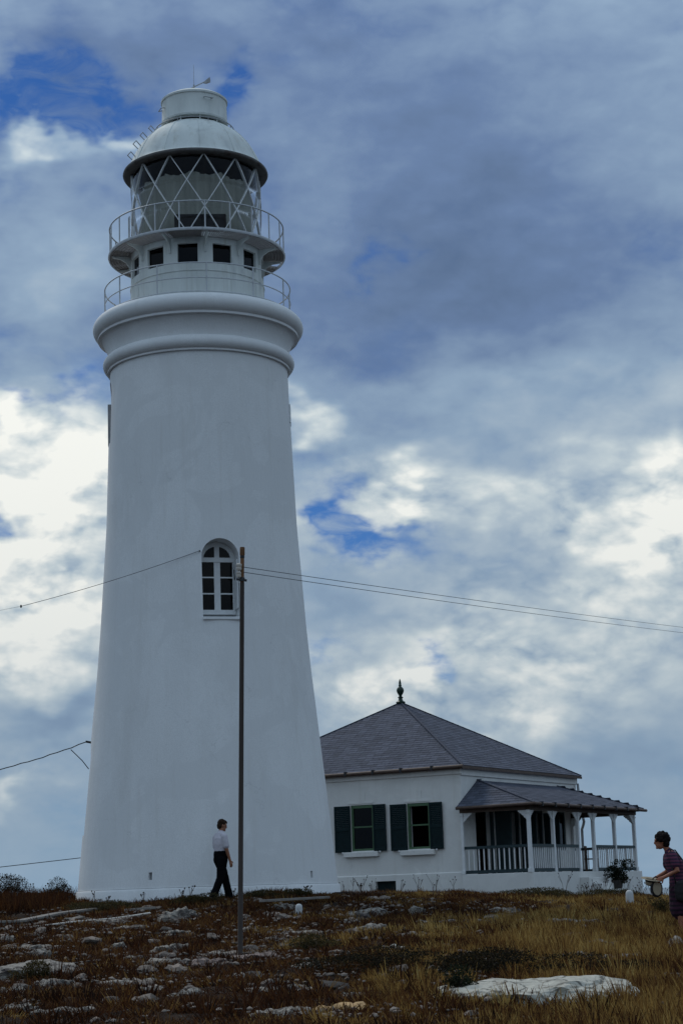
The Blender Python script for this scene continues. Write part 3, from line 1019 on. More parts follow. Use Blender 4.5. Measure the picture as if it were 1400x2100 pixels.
    vent = MB().lathe([(.58, 21.62 - LZ), (.87, 21.60 - LZ), (.875, 21.65 - LZ), (.855, 21.68 - LZ), (.85, 22.20 - LZ), (.875, 22.22 - LZ), (.875, 22.27 - LZ), (.84, 22.30 - LZ),
                       (.72, 22.37 - LZ), (.5, 22.44 - LZ), (.2, 22.49 - LZ), (.05, 22.5 - LZ)], 80).build('ventilator', 'lantern_paint', L, 35)
    MB().lathe([(.66, 21.52 - LZ), (.66, 21.63 - LZ)], 48).build('vent_neck', 'dark_iron', L, 60)
    for k in range(10):
        MB().tube([pol(10 + 36 * k, .80, 21.46), pol(10 + 36 * k, .82, 21.62)], .016, 6).build('vent_strut', 'lantern_paint', vent)
    MB().tube(ring_pts(1.03, 21.45, 64), .014, 6, closed=True).build('roof_handrail', 'grey_metal', L, 180)
    for k in range(8):
        MB().tube([pol(20 + 45 * k, 1.03, 21.36), pol(20 + 45 * k, 1.03, 21.45)], .012, 6).build('handrail_stub', 'grey_metal', L)
    # climbing loops
    def loop(phi, r, z, dr, dz, w=5.5):
        q = [pol(phi - w / 2, r, z), pol(phi - w / 2, r + dr, z + dz), pol(phi + w / 2, r + dr, z + dz), pol(phi + w / 2, r, z)]
        MB().tube([q[0], q[1], q[2], q[3]], .013, 6).build('climbing_loop', 'grey_metal', L)
    for r, z in ((1.70, 20.46), (1.55, 20.79), (1.36, 21.05), (1.13, 21.28)):
        loop(-68, r, z, .13, .12, 8)
    loop(24, .85, 22.08, .10, -.03, 14)
    loop(-72, .85, 21.98, .10, -.03, 14)
    # weather vane and lightning rod
    vane = new_obj('weather_vane', None, L)
    MB().tube([(0, 0, 22.48 - LZ), (0, 0, 22.78 - LZ)], .022, 8).build('spindle', 'grey_metal', vane, 60)
    MB().tube([(-.24, 0, 22.60 - LZ), (.33, -.06, 22.86 - LZ)], .014, 6).build('arrow_shaft', 'grey_metal', vane)
    v = MB()
    for s in (-1, 1):
        v.add([(.24, -.05, 22.82 - LZ), (.30, -.055 + .02 * s, 22.86 - LZ), (.42, -.07 + .05 * s, 22.95 - LZ), (.33, -.06 + .05 * s, 22.88 - LZ),
               (.24, -.05, 22.80 - LZ), (.30, -.055 + .02 * s, 22.80 - LZ), (.44, -.07 + .05 * s, 22.84 - LZ), (.33, -.06 + .05 * s, 22.80 - LZ)],
              [(0, 1, 2, 3), (7, 6, 5, 4), (0, 4, 5, 1), (1, 5, 6, 2), (2, 6, 7, 3), (3, 7, 4, 0)])
    v.build('tail_fin', 'grey_metal', vane)
    MB().add([(-.24, .012, 22.56 - LZ), (-.36, 0, 22.535 - LZ), (-.24, .012, 22.66 - LZ), (-.24, -.012, 22.56 - LZ), (-.36, -.004, 22.535 - LZ), (-.24, -.012, 22.66 - LZ)],
             [(0, 1, 2), (5, 4, 3), (0, 3, 4, 1), (1, 4, 5, 2), (2, 5, 3, 0)]).build('arrow_head', 'grey_metal', vane)
    MB().tube([(0, 0, 22.78 - LZ), (0, 0, 23.35 - LZ)], .007, 5, r_end=.004).build('lightning_rod', 'grey_metal', L)
    MB().lathe([(.10, 22.47 - LZ), (.12, 22.52 - LZ), (.04, 22.56 - LZ)], 16, c=(-.12, 0)).build('vent_knob', 'lantern_paint', vent, 50)
    return L


build_lighthouse()

# ------------------------------------------------------------------ keeper's house
HX, HY, HZ = 3.55, 62.0, 1.60
HROT = math.atan2(0.864, 0.504)
HW = 9.2            # the house is square; local x runs along the veranda side, y along the windowed side


def build_house():
    Hs = empty('keepers_house', (HX, HY, HZ), HROT, 'white single storey house with dark slate hip roof, green shutters and veranda', 'house')

    def z(v):
        return v - HZ
    # ---- walls: hollow box with openings
    wall = MB().box(0, HW, 0, HW, z(0.6), z(5.62)).build('wall', 'house_plaster', None)
    w1, w2 = (3.27, 4.13), (1.17, 2.00)
    cuts = [MB().box(.32, HW - .32, .32, HW - .32, z(1.7), z(5.4)),
            MB().box(-.1, .6, w1[0], w1[1], z(3.10), z(4.60)),
            MB().box(-.1, .6, w2[0], w2[1], z(3.08), z(4.56)),
            MB().box(-.1, .25, 2.50, 3.26, z(1.55), z(2.09)),
            # veranda side: doors and windows
            MB().box(0.95, 2.35, -.1, .6, z(2.2), z(4.45)),
            MB().box(3.3, 4.3, -.1, .6, z(2.2), z(4.35)),
            MB().box(5.2, 6.2, -.1, .6, z(2.2), z(4.35)),
            MB().box(7.3, 8.1, -.1, .6, z(3.0), z(4.35))]
    cut(wall, cuts)
    wall.parent = Hs
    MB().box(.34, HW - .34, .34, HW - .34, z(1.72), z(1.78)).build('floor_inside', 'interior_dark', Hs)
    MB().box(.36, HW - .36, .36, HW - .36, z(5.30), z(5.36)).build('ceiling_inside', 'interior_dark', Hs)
    MB().box(3.2, 3.3, .4, HW - .4, z(1.78), z(5.3)).build('dark_lining', 'interior_dark', Hs)  # near-black linings added inside so the rooms behind the windows read black
    MB().box(.4, 3.19, 7.0, 7.1, z(1.78), z(5.3)).build('dark_lining', 'interior_dark', Hs)
    MB().box(3.31, HW - .4, 1.9, 2.0, z(1.78), z(5.3)).build('dark_lining', 'interior_dark', Hs)
    MB().box(.33, 3.19, .33, .40, z(4.46), z(5.3)).build('dark_lining', 'interior_dark', Hs)
    # plinth and frieze run round the outside, proud of the wall
    pl = MB()
    pl.box(-.04, 0.0, -.04, HW + .04, z(.6), z(2.27))
    pl.add([(-.04, -.04, z(2.27)), (0, -.04, z(2.30)), (0, HW + .04, z(2.30)), (-.04, HW + .04, z(2.27)), (0, -.04, z(2.27)), (0, HW + .04, z(2.27))], [(0, 1, 2, 3), (0, 4, 1), (3, 2, 5)])
    plo = pl.build('plinth', 'house_plaster', None)
    cut(plo, [MB().box(-.2, .25, 2.50, 3.26, z(1.55), z(2.09))])
    plo.parent = Hs
    MB().box(-.05, 0, -.05, HW + .05, z(5.41), z(5.615)).build('frieze', 'house_plaster', Hs, bevel=.006)
    MB().box(0.001, HW + .05, -.05, 0, z(5.37), z(5.615)).build('frieze', 'house_plaster', Hs, bevel=.006)
    # basement hatch
    MB().box(.10, .13, 2.50, 3.26, z(1.55), z(2.09)).build('basement_hatch', 'shutter_green', Hs)
    MB().tube([(.06, 2.55, z(1.62)), (.06, 3.21, z(1.62))], .02, 6).build('hatch_bar', 'shutter_green', Hs)

    # ---- windows on the left face
    for (y0, y1), zb, zt, curtain in ((w1, 3.10, 4.60, True), (w2, 3.08, 4.56, False)):
        wn = new_obj('window', None, Hs)
        fr = MB()
        t = .075
        fr.box(.02, .10, y0, y0 + t, z(zb), z(zt))
        fr.box(.02, .10, y1 - t, y1, z(zb), z(zt))
        fr.box(.018, .10, y0, y1, z(zt - .10), z(zt - .002))
        fr.box(.018, .10, y0, y1, z(zb + .002), z(zb + .07))
        fr.build('window_frame', 'frame_green', wn)
        zm = (zb + zt) / 2 + .03
        MB().box(.035, .09, y0 + t, y1 - t, z(zm - .025), z(zm + .025)).build('meeting_rail', 'frame_green', wn)
        for za, zc in ((zb + .07, zm - .025), (zm + .025, zt - .10)):
            if curtain:          # the other sash stands open
                MB().box(.058, .064, y0 + t, y1 - t, z(za), z(zc)).build('pane', 'window_glass', wn)
        if curtain:
            MB().box(.20, .23, (y0 + y1) / 2 - .075, (y0 + y1) / 2 + .02, z(zb + .05), z(zt - .1)).build('inner_mullion', 'pink_curtain', wn)
            for zz in (3.45, 4.25):
                MB().box(.20, .22, y0 + .05, y1 - .05, z(zz - .015), z(zz + .015)).build('inner_bar', 'pink_curtain', wn)
        # sill, lintel strip, faint keystone
        MB().box(-.14, .03, y0 - .17, y1 + .26, z(zb - .20), z(zb - .03)).build('window_sill', 'house_plaster', wn, bevel=.015)
        MB().box(-.018, 0.0, y0 - .02, y1 + .10, z(zt + .04), z(zt + .10)).build('lintel_strip', 'house_plaster', wn)
        ks = MB()
        ym = (y0 + y1) / 2
        ks.prism([(ym - .10, z(zt + .10)), (ym + .10, z(zt + .10)), (ym + .15, z(zt + .42)), (ym - .15, z(zt + .42))], lambda a, b: (-.014, a, b), lambda a, b: (0.0, a, b))
        ks.build('keystone', 'house_plaster', wn)
        # louvred shutters, opened flat against the wall
        for (s0, s1) in ((y0 - .49, y0 - .01), (y1 + .01, y1 + .60)):
            sh = new_obj('shutter', None, wn) if False else None
            b = MB()
            tilt = .05
            def P(x, yy, zz, s0=s0):
                return (x - .05 - .04 * abs(yy - (y0 if s0 < y0 else y1)), yy, zz)
            z0, z1 = z(zb - .03), z(zt - .01)
            zmid = (z0 + z1) / 2 - .03

            def bx(x0, x1, ya, yb, za, zb_):
                b.add([P(x, yy, zz) for zz in (za, zb_) for (x, yy) in ((x0, ya), (x1, ya), (x1, yb), (x0, yb))],
                      [(0, 3, 2, 1), (4, 5, 6, 7), (0, 1, 5, 4), (1, 2, 6, 5), (2, 3, 7, 6), (3, 0, 4, 7)])
            fw = .055
            bx(-.02, .02, s0, s0 + fw, z0, z1)
            bx(-.02, .02, s1 - fw, s1, z0, z1)
            for za, zc in ((z0, z0 + .08), (zmid - .04, zmid + .04), (z1 - .08, z1)):
                bx(-.021, .019, s0 + fw, s1 - fw, za, zc)
            so = b.build('shutter', 'shutter_green', wn)
            for (za, zc) in ((z0 + .08, zmid - .04), (zmid + .04, z1 - .08)):
                nl = 11
                for i in range(nl):
                    zz = za + (zc - za) * (i + .5) / nl
                    l = MB()
                    q = []
                    for (x, dz) in ((-.016, -.030), (-.008, -.030), (.016, .028), (.008, .028)):
                        q += [P(x, s0 + fw, zz + dz), P(x, s1 - fw, zz + dz)]
                    l.add(q, [(0, 1, 3, 2), (2, 3, 5, 4), (4, 5, 7, 6), (6, 7, 1, 0), (0, 2, 4, 6), (7, 5, 3, 1)])
                    l.build('slat', 'shutter_green', wn)
            # little white shutter dog
            MB().box(-.10, -.04, (s0 + s1) / 2 - .02, (s0 + s1) / 2 + .03, z0 - .04, z0 + .01).build('shutter_catch', 'white_paint', wn)

    # ---- doors / windows under the veranda
    for (x0, x1, zb, zt, leaf) in ((0.95, 2.35, 2.2, 4.45, True), (3.3, 4.3, 2.2, 4.35, True), (5.2, 6.2, 2.2, 4.35, True), (7.3, 8.1, 3.0, 4.35, False)):
        dn = new_obj('veranda_door' if leaf else 'veranda_window', None, Hs)
        f = MB()
        f.box(x0, x0 + .07, .03, .14, z(zb), z(zt)).box(x1 - .07, x1, .03, .14, z(zb), z(zt)).box(x0 + .07, x1 - .07, .03, .14, z(zt - .08), z(zt - .002))
        f.build('door_frame', 'rail_green', dn)
        if leaf:
            lf = MB()
            lf.box(x1 - .02, x1 + .02, -.62, -.03, z(zb + .03), z(zt - .08))
            lf.build('door_leaf', 'rail_green', dn, bevel=.008)
        else:
            MB().box(x0 + .07, x1 - .07, .07, .08, z(zb), z(zt - .08)).build('pane', 'window_glass', dn)

    # ---- main roof
    ov, ze, za = .17, 5.66, 8.38
    lo, hi = -ov, HW + ov
    c = HW / 2
    rise = za - ze
    run = c + ov
    sl = math.hypot(rise, run)
    deck = MB().add([(lo, lo, z(ze)), (hi, lo, z(ze)), (hi, hi, z(ze)), (lo, hi, z(ze)), (c, c, z(za)), (lo, lo, z(ze - .07)), (hi, lo, z(ze - .07)), (hi, hi, z(ze - .07)), (lo, hi, z(ze - .07))],
                    [(0, 1, 4), (1, 2, 4), (2, 3, 4), (3, 0, 4), (5, 8, 7, 6), (0, 5, 6, 1), (1, 6, 7, 2), (2, 7, 8, 3), (3, 8, 5, 0)])
    roof = deck.build('roof', 'slate_cap', Hs)

    def shingle_rows(origin, e, s, length, slope, left, right, w, h):
        """yield matrices of shingles on a face; left/right give the face's x-range at slope distance t"""
        e, s = Vector(e).normalized(), Vector(s).normalized()
        nrm = e.cross(s)
        rows = int(slope / h)
        for j in range(rows):
            t = j * h
            xa, xb = left(t + h * .5), right(t + h * .5)
            x = xa - (w * .5 if j % 2 else 0)
            while x < xb - .02:
                wj = w * (1 + random.uniform(-.06, .06))
                a, b = max(x, xa), min(x + wj, xb)
                if b - a > .05:
                    R = Matrix((e, s, nrm)).transposed().to_4x4()
                    R = R @ Matrix.Rotation(random.uniform(-.012, .012), 4, 'Z') @ Matrix.Rotation(RAD(-3.0) + random.uniform(-.008, .006), 4, 'X')
                    o = Vector(origin) + e * (a + b) / 2 + s * t + nrm * .012
                    yield Matrix.Translation(o) @ R @ Matrix.Diagonal((b - a - .008, 1, 1, 1)), o
                x += wj
    def unit(h):
        return MB().box(-.5, .5, 0, h * 1.35, 0, .014)
    def joined(name, mats_, h, parent):
        u = unit(h)
        out = MB()
        for M in mats_:
            out.add([M @ Vector(p) for p in u.v], u.f)
        return tag(out.build(name, 'slate', parent), kind='stuff')
    sw, shh = .30, .165
    inv = 1.0 / sl * run
    allm = []
    for origin, e, s in (((lo, hi, z(ze)), (0, -1, 0), (run, 0, rise)), ((lo, lo, z(ze)), (1, 0, 0), (0, run, rise)),
                         ((hi, lo, z(ze)), (0, 1, 0), (-run, 0, rise)), ((hi, hi, z(ze)), (-1, 0, 0), (0, -run, rise))):
        allm += [M for M, o in shingle_rows(origin, e, s, hi - lo, sl, lambda t: t * run / sl, lambda t: (hi - lo) - t * run / sl, sw, shh)]
    joined('roof_shingles', allm, shh, roof)
    for k, (x, y) in enumerate(((lo, lo), (hi, lo), (hi, hi), (lo, hi))):
        MB().bar((x, y, z(ze + .03)), (c, c, z(za + .03)), .07, .035).build('hip_cap', 'slate_cap', roof)
    # gutter on the left eave, fascia on the veranda side
    g = MB()
    g.tube([(lo - .05, lo - .05, z(ze - .03)), (lo - .05, hi, z(ze - .055))], .062, 8)
    gt = g.build('gutter', 'gutter_brown', roof, 60)
    MB().box(lo - .012, lo, lo - .012, hi, z(ze - .10), z(ze - .005)).build('fascia', 'gutter_brown', roof)
    MB().box(lo + .001, hi, lo - .025, lo - .003, z(ze - .09), z(ze + .0)).build('fascia', 'gutter_brown', roof)
    for y in (.9, 2.05, 3.1, 4.15, 5.2):
        MB().box(lo - .125, lo + .02, y - .035, y + .035, z(ze - .10), z(ze + .05)).build('gutter_strap', 'dark_iron', gt)
    MB().box(.001, HW + .06, lo + .02, -.001, z(5.60), z(5.648)).build('soffit', 'white_paint', roof)
    MB().box(lo + .02, 0, lo + .02, HW + .06, z(5.616), z(5.648)).build('soffit', 'white_paint', roof)
    fin = [(.16, 8.36), (.17, 8.42), (.10, 8.46), (.075, 8.50), (.07, 8.56), (.10, 8.575), (.10, 8.595), (.06, 8.61), (.055, 8.66), (.09, 8.71), (.125, 8.78), (.135, 8.84), (.12, 8.90), (.08, 8.945), (.05, 8.975),
           (.045, 9.0), (.06, 9.01), (.06, 9.025), (.045, 9.04), (.045, 9.10), (.035, 9.17), (.006, 9.26)]
    MB().lathe([(r, z(q)) for r, q in fin], 20, c=(c, c)).build('finial', 'finial_green', roof, 50)

    # ---- veranda
    PY, PX0, PX1, FZ = -2.40, -.12, 8.62, 2.20
    base = MB().box(PX0 - .06, PX1 + .30, PY - .08, -.001, z(.6), z(FZ)).build('veranda_base', 'house_plaster', Hs, bevel=.015)
    # eave, hips
    ex0, ex1, ey, ez, tz, tx0, tx1 = -.36, 8.84, -2.72, 4.33, 5.24, 1.22, 7.55
    vr = MB().add([(ex0, 0, z(ez)), (ex0, ey, z(ez)), (ex1, ey, z(ez)), (ex1, 0, z(ez)), (tx0, 0, z(tz)), (tx1, 0, z(tz)),
                   (ex0, 0, z(ez - .06)), (ex0, ey, z(ez - .06)), (ex1, ey, z(ez - .06)), (ex1, 0, z(ez - .06)), (tx0, 0, z(tz - .06)), (tx1, 0, z(tz - .06))],
                  [(0, 1, 4), (1, 2, 5, 4), (2, 3, 5), (6, 10, 7), (7, 10, 11, 8), (8, 11, 9), (0, 6, 7, 1), (1, 7, 8, 2), (2, 8, 9, 3), (0, 4, 10, 6), (4, 5, 11, 10), (5, 3, 9, 11)]).build('veranda_roof', 'porch_wood', Hs)
    pw, ph_ = .36, .20
    singles, rest = [], []
    # left hip face
    run1, rise1 = tx0 - ex0, tz - ez
    s1 = math.hypot(run1, rise1)
    Lh = -ey
    for M, o in shingle_rows((ex0, 0, z(ez)), (0, -1, 0), (run1, 0, rise1), Lh, s1, lambda t: 0.0, lambda t: Lh * (1 - t / s1), .30, .165):
        singles.append((M, o))
    run2 = -ey
    s2 = math.hypot(run2, rise1)
    front = list(shingle_rows((ex0, ey, z(ez)), (1, 0, 0), (0, run2, rise1), ex1 - ex0, s2, lambda t: run1 * t / s2, lambda t: (ex1 - ex0) - (ex1 - tx1) * t / s2, pw, ph_))
    front.sort(key=lambda q: q[1].x * 1.0)
    nsing = 296 - len(singles)
    singles += front[:nsing]
    rest += front[nsing:]
    run3 = ex1 - tx1
    s3 = math.hypot(run3, rise1)
    rest += list(shingle_rows((ex1, ey, z(ez)), (0, 1, 0), (-run3, 0, rise1), Lh, s3, lambda t: Lh * t / s3, lambda t: Lh, .30, .165))
    ume = unit(.185).mesh('shingle')
    ume.materials.append(MATS['slate'])
    for M, o in singles:
        q = new_obj('shingle', ume, vr)
        q.matrix_local = M
    joined('veranda_shingles', [M for M, o in rest], ph_, vr)
    for a_, b_ in (((ex0, ey, ez + .025), (tx0, 0, tz + .03)), ((ex1, ey, ez + .025), (tx1, 0, tz + .03))):
        MB().bar((a_[0], a_[1], z(a_[2])), (b_[0], b_[1], z(b_[2])), .09, .035).build('hip_cap', 'slate_cap', vr)
    # beam, fascia, gutter
    beam = MB()
    beam.box(PX0, PX1 + .1, PY - .06, PY + .06, z(4.14), z(4.30))
    beam.box(PX0 - .06, PX0 + .06, PY + .06, -.001, z(4.14), z(4.30))
    beam.box(PX1 - .02, PX1 + .1, PY + .06, -.001, z(4.14), z(4.30))
    beam.build('veranda_beam', 'porch_wood', Hs)
    gv = MB().tube([(ex0 - .04, .0, z(ez - .04)), (ex0 - .04, ey - .04, z(ez - .02)), (ex1 + .12, ey - .04, z(ez - .04))], .05, 8).build('veranda_gutter', 'gutter_brown', vr, 60)
    for x in (.1, 1.1, 2.1, 3.1, 4.1, 5.1, 6.1, 7.1, 8.1):
        MB().box(x - .03, x + .03, ey - .11, ey + .03, z(ez - .10), z(ez + .045)).build('gutter_strap', 'dark_iron', gv)
    # posts with scroll brackets
    bp = [(0, 0), (.30, 0), (.30, -.045), (.255, -.06), (.235, -.10), (.19, -.105), (.165, -.15), (.115, -.17), (.095, -.22), (.05, -.25), (0, -.31)]

    def post(x, y, dirs, half=False):
        p = MB()
        w = .055 if not half else .045
        p.box(x - w, x + w, y - w, y + w, z(FZ), z(4.139))
        p.box(x - w - .02, x + w + .02, y - w - .02, y + w + .02, z(4.03), z(4.07))
        p.box(x - w - .022, x + w + .022, y - w - .022, y + w + .022, z(FZ + .001), z(FZ + .13))
        po = p.build('veranda_post', 'white_paint', Hs, bevel=.006)
        for dx, dy in dirs:
            b = MB()
            nx, ny = -dy * .018, dx * .018
            b.prism(bp, lambda q, h: (x + dx * (w + q) - nx, y + dy * (w + q) - ny, z(4.135) + h), lambda q, h: (x + dx * (w + q) + nx, y + dy * (w + q) + ny, z(4.135) + h))
            b.build('bracket', 'white_paint', po)
        return po
    xs = [PX0, 1.68, 3.65, 4.95, 6.77, 8.58]
    for i, x in enumerate(xs):
        dirs = []
        if i > 0:
            dirs.append((-1, 0))
        if i < len(xs) - 1:
            dirs.append((1, 0))
        if i in (0, len(xs) - 1):
            dirs.append((0, 1))
        post(x, PY, dirs)
    post(PX0, -.06, [(0, -1)], True)
    post(8.58, -.06, [(0, -1)], True)

    def railing(a, b, n):
        a, b = Vector(a), Vector(b)
        t = (b - a).normalized()
        a, b = a + t * .056, b - t * .056
        r = new_obj('railing', None, Hs)
        MB().bar((a.x, a.y, z(3.03)), (b.x, b.y, z(3.03)), .07, .09).build('top_rail', 'rail_green', r)
        MB().bar((a.x, a.y, z(2.27)), (b.x, b.y, z(2.27)), .06, .10).build('bottom_rail', 'rail_green', r)
        for i in range(n):
            q = a + (b - a) * (i + .75) / (n + .5)
            MB().box(q.x - .016, q.x + .016, q.y - .016, q.y + .016, z(2.32), z(2.985)).build('baluster', 'white_paint', r)
    railing((PX0, -.06, 0), (PX0, PY, 0), 12)
    railing((xs[0], PY, 0), (xs[1], PY, 0), 11)
    railing((xs[1], PY, 0), (xs[2], PY, 0), 11)
    railing((xs[3], PY, 0), (xs[4], PY, 0), 10)
    railing((xs[4], PY, 0), (xs[5], PY, 0), 10)
    railing((8.58, -.06, 0), (8.58, PY, 0), 12)
    # steps
    for i in range(3):
        d0 = .32 * i
        MB().box(3.70, 5.05 + .0 * i, PY - .08 - d0 - .32, PY - .081 - d0, z(.9), z(FZ - .20 * (i + 1))).build('step', 'house_plaster', Hs, bevel=.012)
    MB().box(3.45, 3.699, PY - .40, PY - .081, z(.9), z(FZ - .19)).build('step_cheek', 'house_plaster', Hs, bevel=.012)
    # down pipe with a swan neck at the far corner
    MB().tube([(HW - .05, -.10, z(5.40)), (HW + .02, -.14, z(4.30)), (HW - .1, -.26, z(4.18)), (HW - .12, -.30, z(4.02)), (HW - .02, -.22, z(3.90)), (HW + .02, -.14, z(3.75)), (HW + .02, -.13, z(2.25))], .05, 8).build('down_pipe', 'grey_metal', Hs, 60)
    return Hs


HOUSE = build_house()


def house_pt(x, y, zw):
    a = HROT
    return (HX + x * math.cos(a) - y * math.sin(a), HY + x * math.sin(a) + y * math.cos(a), zw)

# ------------------------------------------------------------------ rocks and stones
# x, y, half width, half depth, height above the ground, material, label
ROCKS = [
    (1.72, 18.89, .92, 1.05, .17, 'bright_stone', 'large smooth cream white rock slab in the golden grass'),
    (-3.95, 23.75, .62, 1.0, .15, 'limestone', 'big grey white rock slab at the left edge with grass in it'),
    (-3.38, 21.69, .24, .30, .08, 'limestone', 'low white ledge just below the big slab at the left edge'),
    (-1.25, 24.95, .36, .55, .10, 'pink_stone', 'flat pinkish slab under the foot of the metal pole'),
    (-2.28, 23.88, .34, .45, .11, 'limestone', 'long grey white slab left of the foot of the pole'),
    (-1.76, 23.23, .25, .33, .10, 'pink_stone', 'pale pink slab between the grey slab and the pole foot'),
    (-2.67, 28.23, .28, .40, .10, 'limestone', 'flat cream slab with loose stones beside it, left of the pole'),
    (-3.29, 36.33, .36, .42, .20, 'limestone', 'pale peaked heap of rock in front of the tower'),
    (-5.55, 39.12, .34, .50, .08, 'limestone', 'white ledge beside the concrete kerb, in front of the tower'),
    (-4.63, 36.92, .37, .50, .09, 'limestone', 'thin grey ledge next to the white ledge by the kerb'),
    (-0.65, 17.09, .28, .35, .08, 'limestone', 'grey white ledge at the bottom edge of the picture'),
    (-0.15, 17.76, .37, .30, .06, 'orange_stone', 'buff coloured ledge end near the bottom of the picture'),
    (0.56, 26.38, .24, .26, .07, 'bright_stone', 'small cream slab in the middle of the golden grass'),
    (-0.05, 36.64, .31, .40, .13, 'limestone', 'pale humped rock below the basement hatch of the house'),
    (1.23, 38.49, .18, .22, .12, 'limestone', 'small pale rock right of the humped rock below the house'),
    (3.34, 27.92, .40, .42, .08, 'limestone', 'wide flat slab in the grass left of the person in stripes'),
    (3.29, 20.51, .19, .22, .08, 'limestone', 'white rock at the right edge above the cream slab'),
    (2.94, 38.66, .32, .40, .12, 'limestone', 'pale rock in the grass in front of the veranda'),
    (2.15, 34.92, .36, .42, .09, 'limestone', 'grey slab in the grass below the corner of the house'),
    (2.97, 34.87, .13, .18, .08, 'bright_stone', 'small white rock right of the grey slab below the house corner'),
    (3.19, 25.27, .085, .085, .075, 'orange_stone', 'small orange brown stone on the slabs at the right'),
    (0.30, 32.57, .30, .40, .10, 'limestone', 'flat grey rock among the middle grass below the house'),
    (2.69, 23.88, .24, .30, .08, 'limestone', 'grey slab end left of the small orange stone'),
    (3.19, 23.60, .32, .40, .08, 'limestone', 'grey slab under the small orange stone'),
    (4.22, 25.45, .20, .30, .20, 'limestone', 'dark weathered rock at the right edge by the feet of the person'),
    (-5.70, 31.87, .14, .22, .11, 'limestone', 'small pale rock at the left edge above the big slab'),
    (-0.45, 22.26, .30, .36, .06, 'limestone', 'thin pale ledge right of the foot of the pole'),
]
LOW = [(-4.9, 29.6, .45, .5, .07), (-2.3, 31.0, .42, .5, .06), (-3.9, 33.9, .5, .55, .07), (-.9, 31.8, .40, .45, .06), (-2.5, 21.6, .38, .4, .06), (-.75, 19.7, .36, .35, .05), (-2.7, 18.0, .34, .35, .06), (-1.75, 26.3, .42, .5, .06), (1.3, 33.6, .45, .5, .07), (3.9, 34.2, .5, .5, .07), (2.1, 29.6, .36, .4, .06), (5.3, 37.0, .45, .5, .07), (-4.3, 20.2, .3, .35, .07), (.3, 38.6, .4, .5, .07), (2.23, 23.21, .10, .19, .05), (-3.63, 20.63, .14, .19, .06), (-2.13, 20.17, .13, .19, .06), (-1.68, 19.39, .18, .2, .06), (-0.05, 18.83, .17, .19, .05),
       (-0.09, 34.41, .16, .19, .08), (-1.43, 40.03, .26, .29, .07), (3.77, 32.1, .27, .3, .07), (-1.23, 21.25, .12, .19, .06), (-3.6, 29.37, .16, .19, .07),
       (-4.4, 27.2, .16, .2, .08), (-3.0, 32.5, .25, .3, .06), (-1.9, 33.6, .22, .3, .06), (-5.3, 34.6, .2, .25, .07), (0.9, 30.3, .25, .3, .06), (4.6, 36.0, .25, .3, .07),
       (-2.9, 25.7, .2, .25, .06), (-3.2, 18.6, .2, .25, .06), (-1.2, 29.0, .25, .3, .06)]


ORD = ('first second third fourth fifth sixth seventh eighth ninth tenth eleventh twelfth thirteenth fourteenth fifteenth sixteenth seventeenth '
       'eighteenth nineteenth twentieth').split()


def rock_mesh(seed, sx, sy, h, sub=4, flat=.45, cleft=1.0):
    bm = bmesh.new()
    bmesh.ops.create_icosphere(bm, subdivisions=sub, radius=1.0)
    off = Vector((seed * 3.7, seed * 1.3, seed * 2.1))
    for v in bm.verts:
        p = v.co.copy()
        n1 = noise.noise(p * 1.1 + off)
        n2 = noise.noise(p * 2.7 + off)
        n3 = noise.noise(p * 7.0 + off)
        vd = noise.voronoi(p * 1.6 + off)[0]
        crack = min(.35, vd[1] - vd[0])          # facets parted by clefts
        r = 1 + .26 * n1 + .12 * n2 + .05 * n3 + .5 * cleft * (crack - .2)
        zz = p.z
        if zz > 0:
            zz = zz ** flat if zz > 0 else zz
        v.co = Vector((p.x * r * sx, p.y * r * sy, (zz * h * (1 - .28 * cleft + (.15 + .25 * cleft) * n1 + (.1 + .18 * cleft) * n2 + .14 * n3 + 1.1 * cleft * crack) if zz > 0 else zz * h * .8)))
    me = bpy.data.meshes.new('rock')
    bm.to_mesh(me)
    bm.free()
    smooth_mesh(me, 22)
    return me


